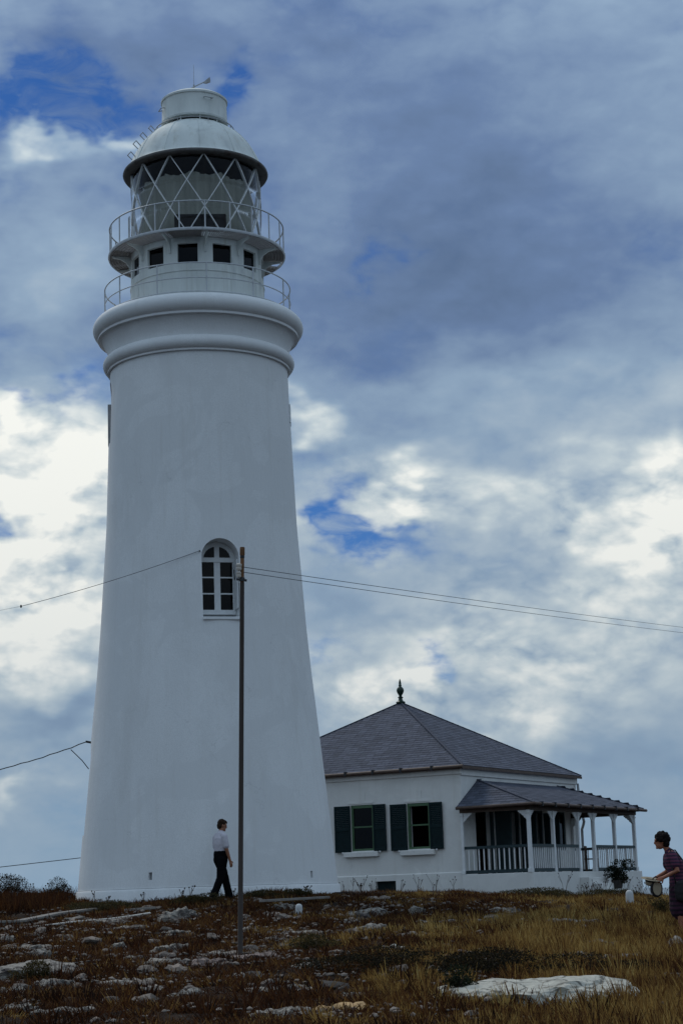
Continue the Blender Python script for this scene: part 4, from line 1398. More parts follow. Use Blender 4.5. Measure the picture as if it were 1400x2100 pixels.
def build_rocks():
    for i, (x, y, sx, sy, h, m, lab) in enumerate(ROCKS):
        o = new_obj('rock', rock_mesh(i + 1, sx, sy, h + .04, 4 if i else 5, cleft=.12 if i == 0 else .35 if i == 1 else .75), None, m)
        o.location = (x, y, gz(x, y) - .04)
        tag(o, lab, 'rock')
    ledges = []
    for i, (x, y, sx, sy, h) in enumerate(LOW):
        o = new_obj('rock', rock_mesh(i + 60, sx, sy, h + .04, 4, .35, .8), None, 'limestone')
        o.location = (x, y, gz(x, y) - .04)
        ledges.append(o)
    # tell the ledges apart by zone and by how near they lie
    zones = {}
    for o in ledges:
        u = o.location.x / o.location.y
        far = o.location.y > 28
        zn = ('well left of the pole' if u < -.10 else 'close to the pole' if u < -.03 else 'between the pole and the cream slab' if u < .03 else 'in the golden grass at the right')
        zones.setdefault((zn, far), []).append(o)
    for (zn, far), os_ in zones.items():
        os_.sort(key=lambda q: q.location.y)
        for i, o in enumerate(os_):
            tag(o, 'low limestone ledge %s, %s from below, %s group' % (zn, ORD[i], 'far' if far else 'near'), 'rock', 'low ledges in the turf')
    protos = []
    for i in range(8):
        me = rock_mesh(100 + i, 1, 1, .75, 2, .8)
        me.materials.append(MATS['pebble'])
        protos.append(me)
    rnd = random.Random(5)
    n = 0
    while n < 230:
        y = 16.5 + 26 * rnd.random() ** .8
        u = rnd.uniform(-.19, .06) if rnd.random() < .8 else rnd.uniform(-.19, .18)
        x = u * y
        if noise.noise(Vector((x * .6, y * .45, 2))) < -.12:
            continue
        o = new_obj('stone', rnd.choice(protos))
        s = rnd.choice((.03, .035, .045, .055, .07, .09)) * (0.8 + y / 60)
        o.scale = (s * rnd.uniform(.9, 1.6), s * rnd.uniform(.8, 1.3), s * rnd.uniform(.6, 1.0))
        o.rotation_euler = (rnd.uniform(-.25, .25), rnd.uniform(-.25, .25), rnd.uniform(0, 6.28))
        o.location = (x, y, gz(x, y) + s * .18 + .02)
        tag(o, 'loose fist to head sized pale stone lying on the turf', 'stone', 'loose stones scattered over the turf')
        n += 1

    # gravel and chippings, far too many to count
    u = MB()
    bm = bmesh.new()
    bmesh.ops.create_icosphere(bm, subdivisions=1, radius=1.0)
    bv = np.array([v.co[:] for v in bm.verts])
    bf = np.array([[v.index for v in f.verts] for f in bm.faces])
    bm.free()
    rs = np.random.RandomState(3)
    vs, fs, k = [], [], 0
    while k < 2600:
        y = 15.5 + 27 * rs.rand() ** .85
        x = rs.uniform(-.2, .09 if rs.rand() < .85 else .2) * y
        if noise.fractal(Vector((x * .55, y * .40, 7)), 1.0, 2.0, 3) < -.02:
            continue
        s = .010 + .022 * rs.rand() ** 2.5 + .0002 * y
        p = bv * (1 + .3 * rs.normal(size=(len(bv), 1))) * s * np.array([1.3, 1.1, .6])
        a = rs.uniform(0, 6.28)
        c_, s_ = math.cos(a), math.sin(a)
        q = np.stack([p[:, 0] * c_ - p[:, 1] * s_ + x, p[:, 0] * s_ + p[:, 1] * c_ + y, p[:, 2] + gz(x, y) + .03 * noise.noise(Vector((x * 3, y * 3, 1))) + s * .4 + .045], 1)
        vs.append(q)
        fs.append(bf + k * len(bv))
        k += 1
    me = bpy.data.meshes.new('gravel')
    me.from_pydata(np.concatenate(vs).tolist(), [], np.concatenate(fs).tolist())
    me.update()
    tag(new_obj('gravel', me, None, 'pebble'), 'pale limestone chippings strewn between the grass', 'gravel', kind='stuff')


build_rocks()


def build_small_things():
    # concrete kerb running towards the tower on the left
    a, b = Vector((-9.2, 35.2)), Vector((-5.5, 41.0))
    k = empty('concrete_kerb', (a.x, a.y, gz(a.x, a.y)), 0, 'long low concrete kerb at the left edge, in front of the bushes', 'kerb')
    n = 6
    for i in range(n):
        p, q = a + (b - a) * (i / n + .003), a + (b - a) * ((i + 1) / n - .003)
        zp, zq = gz(p.x, p.y) - gz(a.x, a.y), gz(q.x, q.y) - gz(a.x, a.y)
        m = MB().bar((p.x - a.x, p.y - a.y, zp + .10), (q.x - a.x, q.y - a.y, zq + .10), .26, .05)
        m.build('coping_slab', 'concrete', k, bevel=.008)
        m = MB().bar((p.x - a.x, p.y - a.y, zp - .06), (q.x - a.x, q.y - a.y, zq - .06), .16, .26)
        m.build('kerb_block', 'concrete', k)
    # pale pipe lying before it
    pts = [Vector((-7.3 + 3.2 * t, 34.0 + 5.0 * t)) for t in [i / 10 for i in range(11)]]
    o = MB().tube([(p.x - pts[0].x, p.y - pts[0].y, gz(p.x, p.y) + .06 - gz(pts[0].x, pts[0].y)) for p in pts], .022, 8).build('pipe', 'insulator', None, 60)
    o.location = (pts[0].x, pts[0].y, gz(pts[0].x, pts[0].y))
    tag(o, 'thin pale pipe laid on the turf before the concrete kerb', 'pipe')
    # weathered plank by the tower foot
    for (x0, y0, x1, y1, lab) in ((-1.9, 39.6, -.55, 40.9, 'weathered grey plank lying in the weeds right of the pole'), (-4.7, 39.8, -4.1, 40.0, 'short pale board lying in the weeds below the left tower vent')):
        xm, ym = (x0 + x1) / 2, (y0 + y1) / 2
        o = MB().bar((x0 - xm, y0 - ym, 0.0), (x1 - xm, y1 - ym, .03), .12, .05).build('plank', 'concrete', None, bevel=.005)
        o.location = (xm, ym, max(gz(x0, y0), gz(x1, y1), gz(xm, ym)) + .07)
        tag(o, lab, 'plank')
    # white marker posts
    prof = [(.085, -.15), (.085, .22), (.075, .265), (.045, .295), (.0, .305)]
    for (x, y, s, lab) in ((-1.07, 37.4, .80, 'short white marker post in the turf right of the pole'), (6.0, 42.4, 1.0, 'short white marker post in the grass below the veranda steps')):
        mb = MB().lathe([(r * s + .0005, h * s) for r, h in prof], 16)
        o = mb.build('marker_post', 'marker_paint', None, 50)
        o.location = (x, y, gz(x, y))
        tag(o, lab, 'marker post')
    # little wooden peg
    o = MB().box(-.035, .035, -.035, .035, -.1, .24).build('wooden_peg', 'porch_wood', None, bevel=.008)
    o.location = (4.02, 36.6, gz(4.02, 36.6))
    tag(o, 'small dark wooden peg standing in the grass before the veranda', 'peg')
    # low dark wall by the shore, right edge
    w = empty('low_wall', (12.3, 73.0, gz(12.3, 73.0)), RAD(-4), 'low dark stone wall with white coping at the right edge before the sea', 'wall')
    random.seed(3)
    zt = 1.27 - gz(12.3, 73.0)
    x = 0.0
    while x < 7.5:
        L_ = random.uniform(.3, .55)
        for j, (z0, z1) in enumerate(((-.35, zt - .20), (zt - .19, zt - .03))):
            MB().box(x + .008 + .1 * j, x + L_ - .008 + .1 * j, -.18 + random.uniform(-.02, .02), .18, z0, z1).build('wall_stone', 'dark_wall', w, bevel=.02)
        if random.random() < .72:
            MB().box(x, x + L_ - .01, -.21, .21, zt - .028, zt + random.uniform(.015, .05)).build('coping_stone', 'white_paint', w, bevel=.012)
        x += L_

    # ---- the metal pole
    px, py = -1.51, 25.44
    pz = gz(px, py)
    P = empty('metal_pole', (px, py, pz), 0, 'slim rusty metal pole with two wires standing before the tower', 'pole')
    P.rotation_euler = (0, RAD(1.55), 0)
    MB().lathe([(.042, -.4), (.042, .02), (.034, .03), (.032, 2.6), (.030, 4.99)], 16).build('shaft', 'pole_metal', P, 50)
    MB().lathe([(.027, 4.98), (.027, 5.40), (.025, 5.42)], 16).build('top_tube', 'rust', P, 50)
    MB().lathe([(.030, 5.36), (.034, 5.37), (.034, 5.46), (.031, 5.475)], 16).build('cap', 'rust', P, 50)
    MB().lathe([(.026, 5.32), (.031, 5.33), (.031, 5.355), (.026, 5.36)], 16, closed=True).build('collar', 'dark_iron', P, 50)
    MB().bar((-.075, -.035, 5.03), (.065, -.035, 5.01), .02, .03).build('cross_arm', 'dark_iron', P)
    for zz, s in ((5.05, .85), (5.145, 1.0)):
        q = [(.012, 0), (.036, .01), (.040, .04), (.030, .05), (.040, .06), (.038, .09), (.02, .10)]
        MB().lathe([(r * s, zz + h * s) for r, h in q], 14, c=(-.042, -.035)).build('insulator', 'insulator', P, 50)
    MB().lathe([(.028, 5.0), (.037, 5.01), (.037, 5.05), (.028, 5.06)], 14, closed=True).build('clamp', 'dark_iron', P, 50)

    # ---- wires
    def wire(name, a, b, sag, r, lab, bumps=0.0, n=40):
        a, b = Vector(a), Vector(b)
        pts = []
        for i in range(n + 1):
            t = i / n
            p = a.lerp(b, t)
            p.z -= sag * 4 * t * (1 - t)
            if bumps and 0 < i < n:
                p.z += bumps * math.sin(i * 2.3) * math.sin(i * .9)
            pts.append(p - a)
        o = MB().tube(pts, r, 6).build(name, 'cable', None, 180)
        o.location = a
        return tag(o, lab, 'wire')
    top = Vector((px + 5.15 * math.sin(RAD(1.55)), py, pz + 5.15))
    wire('wire', (top.x + .02, top.y - .05, top.z + .04), (13.2, 62.0, 9.62), .05, .0045, 'upper of the two thin wires running right from the pole')
    wire('wire', (top.x + .02, top.y - .05, top.z - .03), (13.2, 62.0, 9.45), .06, .0045, 'lower of the two thin wires running right from the pole')
    w = wire('wire', (LX + 2.5 * math.sin(RAD(2.8)), LY - 2.5 * math.cos(RAD(2.8)), 9.80), (-7.66, 44.6, 8.62), .06, .0065, 'thin wire rising from the left to the arched tower window')
    q = MB().lathe([(.0, -.04), (.018, -.03), (.025, 0), (.018, .03), (.0, .04)], 10).build('strain_insulator', 'dark_iron', w, 60)
    q.location = Vector((-7.66, 44.6, 8.62)) - w.location
    MB().tube([(-7.66 - w.location.x, 44.6 - w.location.y, 8.62 - w.location.z), (-9.5 - w.location.x, 43.5 - w.location.y, 8.12 - w.location.z), (-14.0 - w.location.x, 40.8 - w.location.y, 7.2 - w.location.z)], .003, 5).build('thin_stay', 'cable', w)
    w = wire('wire', (LX - 2.93 * math.cos(THETA), LY - .2, 5.55), (-13.8, 48.5, 4.85), .42, .013, 'thick twisted cable hanging from the left flank of the tower', .012)
    MB().tube([(-.38, .06, -.17), (-.1, .05, -.45), (.06, .03, -.66)], .012, 6).build('tail_wire', 'cable', w)
    wire('wire', (-6.42, 46.8, 2.77), (-16.5, 45.0, 1.95), .02, .010, 'straight dark cable low at the left, meeting the tower')

    # ---- potted plant on the steps, chair on the veranda
    x, y, zz = house_pt(4.88, -3.20, 1.60)
    pp = empty('potted_plant', (x, y, zz), 0, 'bushy dark plant in a dark pot on the white veranda steps', 'plant')
    MB().lathe([(.12, 0), (.15, .05), (.185, .24), (.20, .245), (.20, .28), (.17, .28), (.15, .24)], 20).build('pot', 'pot_clay', pp, 45)
    leaf_ball('foliage', pp, (0, 0, .55), (.38, .38, .30), 2200, .075, 'dark_leaf', stems=7, seed=4, z0=.22)
    x, y, zz = house_pt(7.15, -1.35, 2.20)
    ch = empty('chair', (x, y, zz), HROT + .3, 'dark wooden chair on the veranda beyond the steps', 'chair')
    for sx in (-.2, .2):
        for sy in (-.2, .2):
            MB().box(sx - .022, sx + .022, sy - .022, sy + .022, 0, .9 if sy > 0 else .43).build('leg', 'porch_wood', ch)
    MB().box(-.24, .24, -.24, .24, .43, .47).build('seat', 'porch_wood', ch, bevel=.008)
    for z0, z1 in ((.58, .66), (.80, .90)):
        MB().box(-.178, .178, .185, .215, z0, z1).build('back_slat', 'porch_wood', ch)


def leaf_cloud(centers, dirs, size, tint, rs):
    """numpy arrays for small two-triangle leaves"""
    n = len(centers)
    d = dirs / np.linalg.norm(dirs, axis=1)[:, None]
    r = rs.normal(size=(n, 3))
    s = np.cross(d, r)
    s /= np.linalg.norm(s, axis=1)[:, None]
    L = size[:, None]
    a = centers
    b = centers + d * L * .5 + s * L * .24
    c = centers + d * L
    e = centers + d * L * .5 - s * L * .24
    v = np.stack([a, b, c, e], axis=1).reshape(-1, 3)
    return v, np.repeat(tint, 4)


def quads_mesh(name, v, tint, m):
    n = len(v) // 4
    me = bpy.data.meshes.new(name)
    me.vertices.add(len(v))
    me.vertices.foreach_set('co', v.astype(np.float32).ravel())
    me.loops.add(4 * n)
    me.loops.foreach_set('vertex_index', np.arange(4 * n, dtype=np.int32))
    me.polygons.add(n)
    me.polygons.foreach_set('loop_start', np.arange(0, 4 * n, 4, dtype=np.int32))
    me.update(calc_edges=True)
    at = me.attributes.new('tint', 'FLOAT', 'POINT')
    at.data.foreach_set('value', tint.astype(np.float32))
    me.materials.append(MATS[m])
    return me


def leaf_ball(name, parent, c, rad, n, size, m, stems=5, seed=0, z0=0.0):
    rs = np.random.RandomState(seed)
    lumps = rs.normal(size=(9, 3)) * .45
    u = rs.normal(size=(n, 3))
    u /= np.linalg.norm(u, axis=1)[:, None]
    rr = rs.uniform(.35, 1.0, n) ** .6
    k = rs.randint(0, 9, n)
    pts = u * rr[:, None] * .62 + lumps[k]
    pts = pts * np.array(rad) + np.array(c)
    pts[:, 2] = np.maximum(pts[:, 2], z0 + .01)
    dirs = u + rs.normal(size=(n, 3)) * .6
    v, t = leaf_cloud(pts, dirs, size * rs.uniform(.6, 1.3, n), rs.uniform(0, 1, n), rs)
    o = new_obj(name, quads_mesh(name, v, t, m), parent)
    st = MB()
    for i in range(stems):
        q = lumps[i % 9] * np.array(rad) + np.array(c)
        st.tube([(0, 0, z0), ((q[0]) * .5, q[1] * .5, (z0 + q[2]) * .5 + .03), tuple(q)], .010, 5, r_end=.004)
    st.build('stem', 'porch_wood', parent)
    return o


build_small_things()


# ------------------------------------------------------------------ vegetation
def build_vegetation():
    rs = np.random.RandomState(11)
    rocks = [(x, y, sx, sy) for (x, y, sx, sy, *_r) in ROCKS] + [(x, y, sx, sy) for (x, y, sx, sy, h) in LOW]

    def fbm(x, y, f, o):
        return noise.fractal(Vector((x * f, y * f, o)), 1.0, 2.0, 3)

    V, T = [], []

    def blades(n, umin, umax, ymin, ymax, fn, ypow=1.0):
        y = ymin + (ymax - ymin) * rs.rand(n) ** ypow
        x = rs.uniform(umin, umax, n) * y
        out = []
        for i in range(n):
            q = fn(x[i], y[i])
            if q is not None:
                out.append((x[i], y[i], *q))
        if not out:
            return
        a = np.array(out)
        x, y, h, w, lean, tint, rad = a.T
        m = len(a)
        rx, ry = rs.normal(size=m) * rad, rs.normal(size=m) * rad
        x, y = x + rx, y + ry
        z = np.array([gz(p, q) for p, q in zip(x, y)]) - .01
        ang = rs.uniform(0, 2 * np.pi, m)
        ln = lean * rs.uniform(.3, 1.3, m) * h
        # prevailing trade wind bends everything a little to the left
        dx, dy = np.cos(ang) * ln - .10 * h, np.sin(ang) * ln
        wa = rs.uniform(0, np.pi, m)
        wx, wy = np.cos(wa) * w, np.sin(wa) * w * .5
        hh = h * rs.uniform(.55, 1.15, m)
        b0 = np.stack([x - wx / 2, y - wy / 2, z], 1)
        b1 = np.stack([x + wx / 2, y + wy / 2, z], 1)
        t1 = np.stack([x + dx + wx * .12, y + dy, z + hh], 1)
        t0 = np.stack([x + dx - wx * .12, y + dy, z + hh], 1)
        V.append(np.stack([b0, b1, t1, t0], 1).reshape(-1, 3))
        T.append(np.repeat(np.clip(tint + rs.normal(size=m) * .09, 0, 1), 4))

    def on_rock(x, y, g=1.0):
        for (rx, ry, sx, sy) in rocks:
            if ((x - rx) / sx) ** 2 + ((y - ry) / sy) ** 2 < g:
                return True
        return False

    def in_tower(x, y):
        return (x - LX) ** 2 + (y - LY) ** 2 < 3.25 ** 2

    def golden(x, y):
        u = x / y
        f = fbm(x, y, .55, 4) + .35 * fbm(x, y, 1.7, 8)
        side = (u + .01) * 9
        if y > 36:
            side = (u - .02) * 9
        k = f * .9 + side
        if k < .05 or on_rock(x, y, 1.05) or in_tower(x, y):
            return None
        if rs.rand() > min(1, .25 + k):
            return None
        tall = min(1, .45 + .5 * k)
        h = (.16 + .20 * rs.rand()) * tall * (.75 + .25 * fbm(x, y, 1.2, 31))
        if y > 38:
            h *= .55
        tint = .60 + .22 * fbm(x, y, .8, 3) + .12 * f
        return h, .008 + y * .00028, .55, tint, .03

    def heath(x, y):
        f = fbm(x, y, .8, 14) + .4 * fbm(x, y, 2.5, 5)
        if f < -.32 or on_rock(x, y, .9) or in_tower(x, y):
            return None
        h = .05 + .075 * rs.rand() + .08 * max(0, f)
        tint = .30 + .20 * fbm(x, y, 1.1, 21)
        return h, .012 + y * .00032, 1.5, tint, .03

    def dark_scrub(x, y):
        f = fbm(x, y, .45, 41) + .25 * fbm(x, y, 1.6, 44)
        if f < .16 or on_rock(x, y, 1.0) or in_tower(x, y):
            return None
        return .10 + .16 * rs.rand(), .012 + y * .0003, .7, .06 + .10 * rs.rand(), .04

    def tufts(n, per, umin, umax, ymin, ymax, fn, ypow, spread):
        """clumps: every clump has its own height, hue and splay"""
        y = ymin + (ymax - ymin) * rs.rand(n) ** ypow
        x = rs.uniform(umin, umax, n) * y
        rows = []
        for i in range(n):
            q = fn(x[i], y[i])
            if q is None:
                continue
            h, w, lean, tint, rad = q
            s = spread * rs.uniform(.5, 1.6)
            hk = h * rs.uniform(.55, 1.45)
            tk = tint + rs.normal() * .15
            for _ in range(rs.randint(per // 2, per + per // 2)):
                a, r = rs.uniform(0, 6.283), s * math.sqrt(rs.rand())
                rows.append((x[i] + r * math.cos(a), y[i] + r * math.sin(a), hk * (1.1 - .55 * r / s), w, math.cos(a) * r / s * lean, math.sin(a) * r / s * lean, tk))
        if not rows:
            return
        x, y, h, w, lx, ly, tint = np.array(rows).T
        m = len(x)
        z = np.array([gz(p, q) for p, q in zip(x, y)]) - .01
        hh = h * rs.uniform(.6, 1.15, m)
        dx = (lx + rs.normal(size=m) * .22 - .10) * hh
        dy = (ly + rs.normal(size=m) * .22) * hh
        wa = rs.uniform(0, np.pi, m)
        wx, wy = np.cos(wa) * w, np.sin(wa) * w * .5
        b0 = np.stack([x - wx / 2, y - wy / 2, z], 1)
        b1 = np.stack([x + wx / 2, y + wy / 2, z], 1)
        t1 = np.stack([x + dx + wx * .12, y + dy, z + hh], 1)
        t0 = np.stack([x + dx - wx * .12, y + dy, z + hh], 1)
        V.append(np.stack([b0, b1, t1, t0], 1).reshape(-1, 3))
        T.append(np.repeat(np.clip(tint + rs.normal(size=m) * .10, 0, 1), 4))

    tufts(5400, 26, -.05, .28, 14.5, 30, golden, .8, .10)
    tufts(6400, 22, -.05, .26, 28, 46, golden, 1.0, .14)
    tufts(1800, 16, -.02, .24, 45, 61, golden, 1.0, .16)
    tufts(10500, 24, -.28, .10, 14.5, 44, heath, .85, .11)
    blades(36000, -.28, .10, 14.5, 44, heath, .85)
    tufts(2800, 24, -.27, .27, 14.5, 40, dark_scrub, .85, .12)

    # weeds crowding the foot of tower and house, and the left skyline
    def fringe(x, y):
        if in_tower(x, y):
            return None
        f = fbm(x, y, .9, 61)
        if f < -.15:
            return None
        left = x < -6.6
        return (.16 if left else .05) + (.20 if left else .09) * rs.rand() * (1 + f), .02, .6, (.12 if left else .25) + .25 * rs.rand(), .05
    blades(26000, -.23, -.03, 41.5, 46.5, fringe)
    blades(16000, -.24, -.135, 43.0, 48.5, fringe)
    blades(9000, -.015, .06, 53, 61.5, fringe)
    blades(16000, .05, .17, 50, 60.0, fringe)
    v, t = np.concatenate(V), np.concatenate(T)
    o = new_obj('dry_grass', quads_mesh('dry_grass', v, t, 'dry_grass'))
    tag(o, 'dry golden and brown grass covering the rocky ground', 'grass', kind='stuff')

    # single weeds with seed heads standing up against the white walls
    rnd = random.Random(21)
    spots = []
    for i in range(15):
        ph = rnd.uniform(-75, 62)
        a = RAD(ph) + THETA
        r = 3.35 + rnd.uniform(.05, .9)
        spots.append((LX + r * math.sin(a), LY - r * math.cos(a), rnd.uniform(.12, .30), 'thin dry weed with seed heads against the foot of the white tower', 'weeds at the tower foot'))
    for i in range(16):
        t = rnd.random()
        p = house_pt(-.5 - rnd.random(), 4.6 * t, 0)
        spots.append((p[0], p[1], rnd.uniform(.25, .75), 'thin dry weed with seed heads against the windowed wall of the house', 'weeds before the house wall'))
    for i in range(28):
        p = house_pt((4.0 * rnd.random() - .5) if i < 17 else (6.2 + 2.8 * rnd.random()), -3.0 - 1.6 * rnd.random(), 0)
        spots.append((p[0], p[1], rnd.uniform(.35, .8), 'thin dry weed with seed heads before the ' + ('left' if i < 17 else 'right') + ' half of the veranda base', 'weeds before the veranda'))
    for i in range(14):
        spots.append((rnd.uniform(-9.6, -6.9), rnd.uniform(45, 48), rnd.uniform(.3, .7), 'thin dry weed with seed heads on the skyline left of the tower', 'weeds on the left skyline'))
    order = {}
    for sp in spots:
        order.setdefault(sp[3], []).append(sp)
    for lst in order.values():
        lst.sort(key=lambda q: q[0] / q[1])
    for i, (x, y, h, lab, grp) in enumerate(spots):
        lab = 'thin dry weed ' + lab.split('thin dry weed with seed heads ')[1] + ', ' + ORD[order[lab].index(spots[i])] + ' from the left'
        m = MB()
        heads = []
        for j in range(rnd.randint(2, 4)):
            a = rnd.uniform(0, 6.28)
            l = rnd.uniform(.1, .5) * h
            tip = (math.cos(a) * l, math.sin(a) * l * .6, h * rnd.uniform(.7, 1.1))
            m.tube([(0, 0, -.03), (tip[0] * .35, tip[1] * .35, tip[2] * .55), tip], .0055, 4, r_end=.004)
            heads.append(tip)
            if rnd.random() < .6:
                a2 = a + rnd.uniform(-1, 1)
                mid = Vector((tip[0] * .35, tip[1] * .35, tip[2] * .55))
                t2 = mid + Vector((math.cos(a2) * .16 * h, math.sin(a2) * .1 * h, .28 * h))
                m.tube([mid, t2], .0045, 4)
                heads.append(tuple(t2))
        o = m.build('weed', 'rail_green' if False else 'porch_wood', None)
        o.location = (x, y, gz(x, y))
        tag(o, lab, 'weed', grp)
        for hp in heads:
            r = rnd.uniform(.010, .022)
            MB().lathe([(.003, hp[2] - r), (r, hp[2] - r * .2), (r * .8, hp[2] + r * .7), (.002, hp[2] + r)], 6, c=(hp[0], hp[1])).build('seed_head', 'hair_brown', o)

    # bushes
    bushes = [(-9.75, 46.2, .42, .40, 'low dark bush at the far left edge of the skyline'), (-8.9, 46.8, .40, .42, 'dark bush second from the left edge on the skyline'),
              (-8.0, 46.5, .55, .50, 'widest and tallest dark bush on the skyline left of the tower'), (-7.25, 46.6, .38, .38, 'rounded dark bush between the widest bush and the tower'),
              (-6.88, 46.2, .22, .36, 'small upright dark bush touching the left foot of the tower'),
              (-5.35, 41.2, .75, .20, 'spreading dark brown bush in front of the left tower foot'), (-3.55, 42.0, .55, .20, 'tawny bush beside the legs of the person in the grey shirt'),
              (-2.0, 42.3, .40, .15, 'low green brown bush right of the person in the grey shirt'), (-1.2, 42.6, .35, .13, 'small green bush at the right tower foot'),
              (1.30, 21.2, .75, .20, 'dark bush with painted-in shade behind the left end of the cream slab'), (2.35, 21.3, .70, .16, 'dark bush with painted-in shade behind the right end of the cream slab'),
              (.35, 22.2, .85, .20, 'dark bush with painted-in shade left of the cream slab in the golden grass'), (.95, 18.6, .16, .22, 'small leafy plant at the left tip of the cream slab'),
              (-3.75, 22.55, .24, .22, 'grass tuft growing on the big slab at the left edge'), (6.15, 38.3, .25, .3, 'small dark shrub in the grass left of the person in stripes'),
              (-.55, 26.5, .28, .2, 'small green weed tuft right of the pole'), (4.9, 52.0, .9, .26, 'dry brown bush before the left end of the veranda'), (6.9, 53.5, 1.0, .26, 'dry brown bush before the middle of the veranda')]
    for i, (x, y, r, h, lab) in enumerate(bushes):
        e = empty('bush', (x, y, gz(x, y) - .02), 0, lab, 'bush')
        dark = i < 5 or 8 < i < 12 or i == 12  # round the cream slab the near-black leaves stand in for shadowed grass
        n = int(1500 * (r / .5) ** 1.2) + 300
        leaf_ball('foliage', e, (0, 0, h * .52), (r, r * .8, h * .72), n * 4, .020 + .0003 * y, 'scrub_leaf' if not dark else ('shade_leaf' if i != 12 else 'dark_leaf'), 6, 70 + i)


build_vegetation()

# ------------------------------------------------------------------ people
def limb(mb, pts, rad, side=(0, 1, 0), n=12):
    """closed elliptical tube through pts; rad = (across side, along the other axis)"""
    pts = [Vector(p) for p in pts]
    rad = [(r, r) if not isinstance(r, tuple) else r for r in rad]
    rings = []
    N = len(pts)
    for i, p in enumerate(pts):
        t = (pts[min(i + 1, N - 1)] - pts[max(i - 1, 0)]).normalized()
        s = Vector(side)
        s = (s - t * s.dot(t))
        if s.length < 1e-3:
            s = Vector((1, 0, 0)) - t * t.x
        s.normalize()
        u = t.cross(s)
        ra, rb = rad[i]

        def ring(c, k):
            return [c + s * (ra * k * math.cos(2 * math.pi * j / n)) + u * (rb * k * math.sin(2 * math.pi * j / n)) for j in range(n)]
        m = min(ra, rb)
        if i == 0:
            rings += [ring(p - t * m * .85, .45), ring(p - t * m * .45, .85)]
        rings.append(ring(p, 1.0))
        if i == N - 1:
            rings += [ring(p + t * m * .45, .85), ring(p + t * m * .85, .45)]
    vs = [q for r in rings for q in r]
    fs = []
    for i in range(len(rings) - 1):
        a, b = i * n, (i + 1) * n
        for j in range(n):
            fs.append((a + j, a + (j + 1) % n, b + (j + 1) % n, b + j))
    fs.append(tuple(range(n - 1, -1, -1)))
    fs.append(tuple((len(rings) - 1) * n + j for j in range(n)))
    mb.add(vs, fs)


def ball(mb, c, r, n=14):
    c = Vector(c)
    vs, fs = [], []
    for i in range(1, n):
        th = math.pi * i / n
        for j in range(n):
            a = 2 * math.pi * j / n
            vs.append((c.x + r[0] * math.sin(th) * math.cos(a), c.y + r[1] * math.sin(th) * math.sin(a), c.z + r[2] * math.cos(th)))
    for i in range(n - 2):
        for j in range(n):
            fs.append((i * n + j, (i + 1) * n + j, (i + 1) * n + (j + 1) % n, i * n + (j + 1) % n))
    fs.append(tuple(range(n)))
    fs.append(tuple((n - 2) * n + j for j in range(n - 1, -1, -1)))
    mb.add(vs, fs)


def remesh(mb, name, m, parent, voxel, smooth=4, rough=0.0):
    o = new_obj(name, mb.mesh(name), None, m)
    md = o.modifiers.new('r', 'REMESH')
    md.mode = 'VOXEL'
    md.voxel_size = voxel
    if smooth:
        s = o.modifiers.new('s', 'SMOOTH')
        s.iterations = smooth
        s.factor = .5
    bake(o)
    if rough:
        for v in o.data.vertices:
            p = v.co * 22
            v.co += v.co.normalized() * 0 + Vector((noise.noise(p), noise.noise(p + Vector((9, 0, 0))), noise.noise(p + Vector((0, 9, 0))))) * rough
    smooth_mesh(o.data, 180)
    o.data.materials.clear()
    o.data.materials.append(MATS[m])
    o.parent = parent
    return o


def head(mb, c, fwd, tilt):
    """head with brow, nose, chin and ears at c, looking along +x rotated by fwd, nodding by tilt"""
    R = Matrix.Rotation(fwd, 3, 'Z') @ Matrix.Rotation(tilt, 3, 'Y')
    tmp = MB()
    ball(tmp, (-.005, 0, .02), (.098, .076, .108))
    ball(tmp, (.030, 0, -.055), (.064, .055, .068))
    ball(tmp, (.080, 0, -.092), (.022, .028, .022), 8)          # chin
    limb(tmp, [(.092, 0, .018), (.106, 0, -.012), (.104, 0, -.026)], [.010, .014, .015], n=8)   # nose
    limb(tmp, [(.083, -.036, .030), (.092, 0, .033), (.083, .036, .030)], [.012, .013, .012], side=(0, 0, 1), n=8)  # brow
    limb(tmp, [(.086, -.018, -.055), (.094, 0, -.056), (.086, .018, -.055)], [.008, .010, .008], side=(0, 0, 1), n=8)  # lips
    for s in (-1, 1):
        limb(tmp, [(-.01, .078 * s, .012), (-.016, .086 * s, -.006), (-.008, .080 * s, -.030)], [.010, .014, .009], n=8)  # ears
    mb.add([Vector(c) + R @ Vector(p) for p in tmp.v], tmp.f)
    return R


def hand(mb, wrist, d, palm_n, curl, thumb_side):
    """palm and five bent fingers; d = direction of the hand, palm_n = palm normal"""
    d = Vector(d).normalized()
    pn = Vector(palm_n)
    pn = (pn - d * pn.dot(d)).normalized()
    s = d.cross(pn) * thumb_side
    w = Vector(wrist)
    limb(mb, [w - d * .01, w + d * .035, w + d * .085], [(.024, .017), (.038, .016), (.040, .014)], side=s, n=10)
    for k, (off, ln) in enumerate(((.031, .070), (.011, .080), (-.010, .075), (-.030, .058))):
        p = w + d * .085 + s * off
        q = [p]
        a = curl * .4
        for seg in (.42, .32, .26):
            dd = d * math.cos(a) + pn * math.sin(a)
            p = p + dd * ln * seg
            q.append(p)
            a += curl * .55
        limb(mb, q, [.0098, .0094, .0088, .0078], side=s, n=8)
    p = w + d * .022 + s * .030
    limb(mb, [p, p + s * .028 + d * .026 + pn * .008, p + s * .036 + d * .055 + pn * .02], [.013, .0115, .0095], side=pn, n=8)


def fingers_eyes(parent, c, R):
    for s in (-1, 1):
        e = MB()
        ball(e, Vector(c) + R @ Vector((.082, .033 * s, .008)), (.012, .012, .010), 8)
        e.build('eye', 'eye', parent, 180)


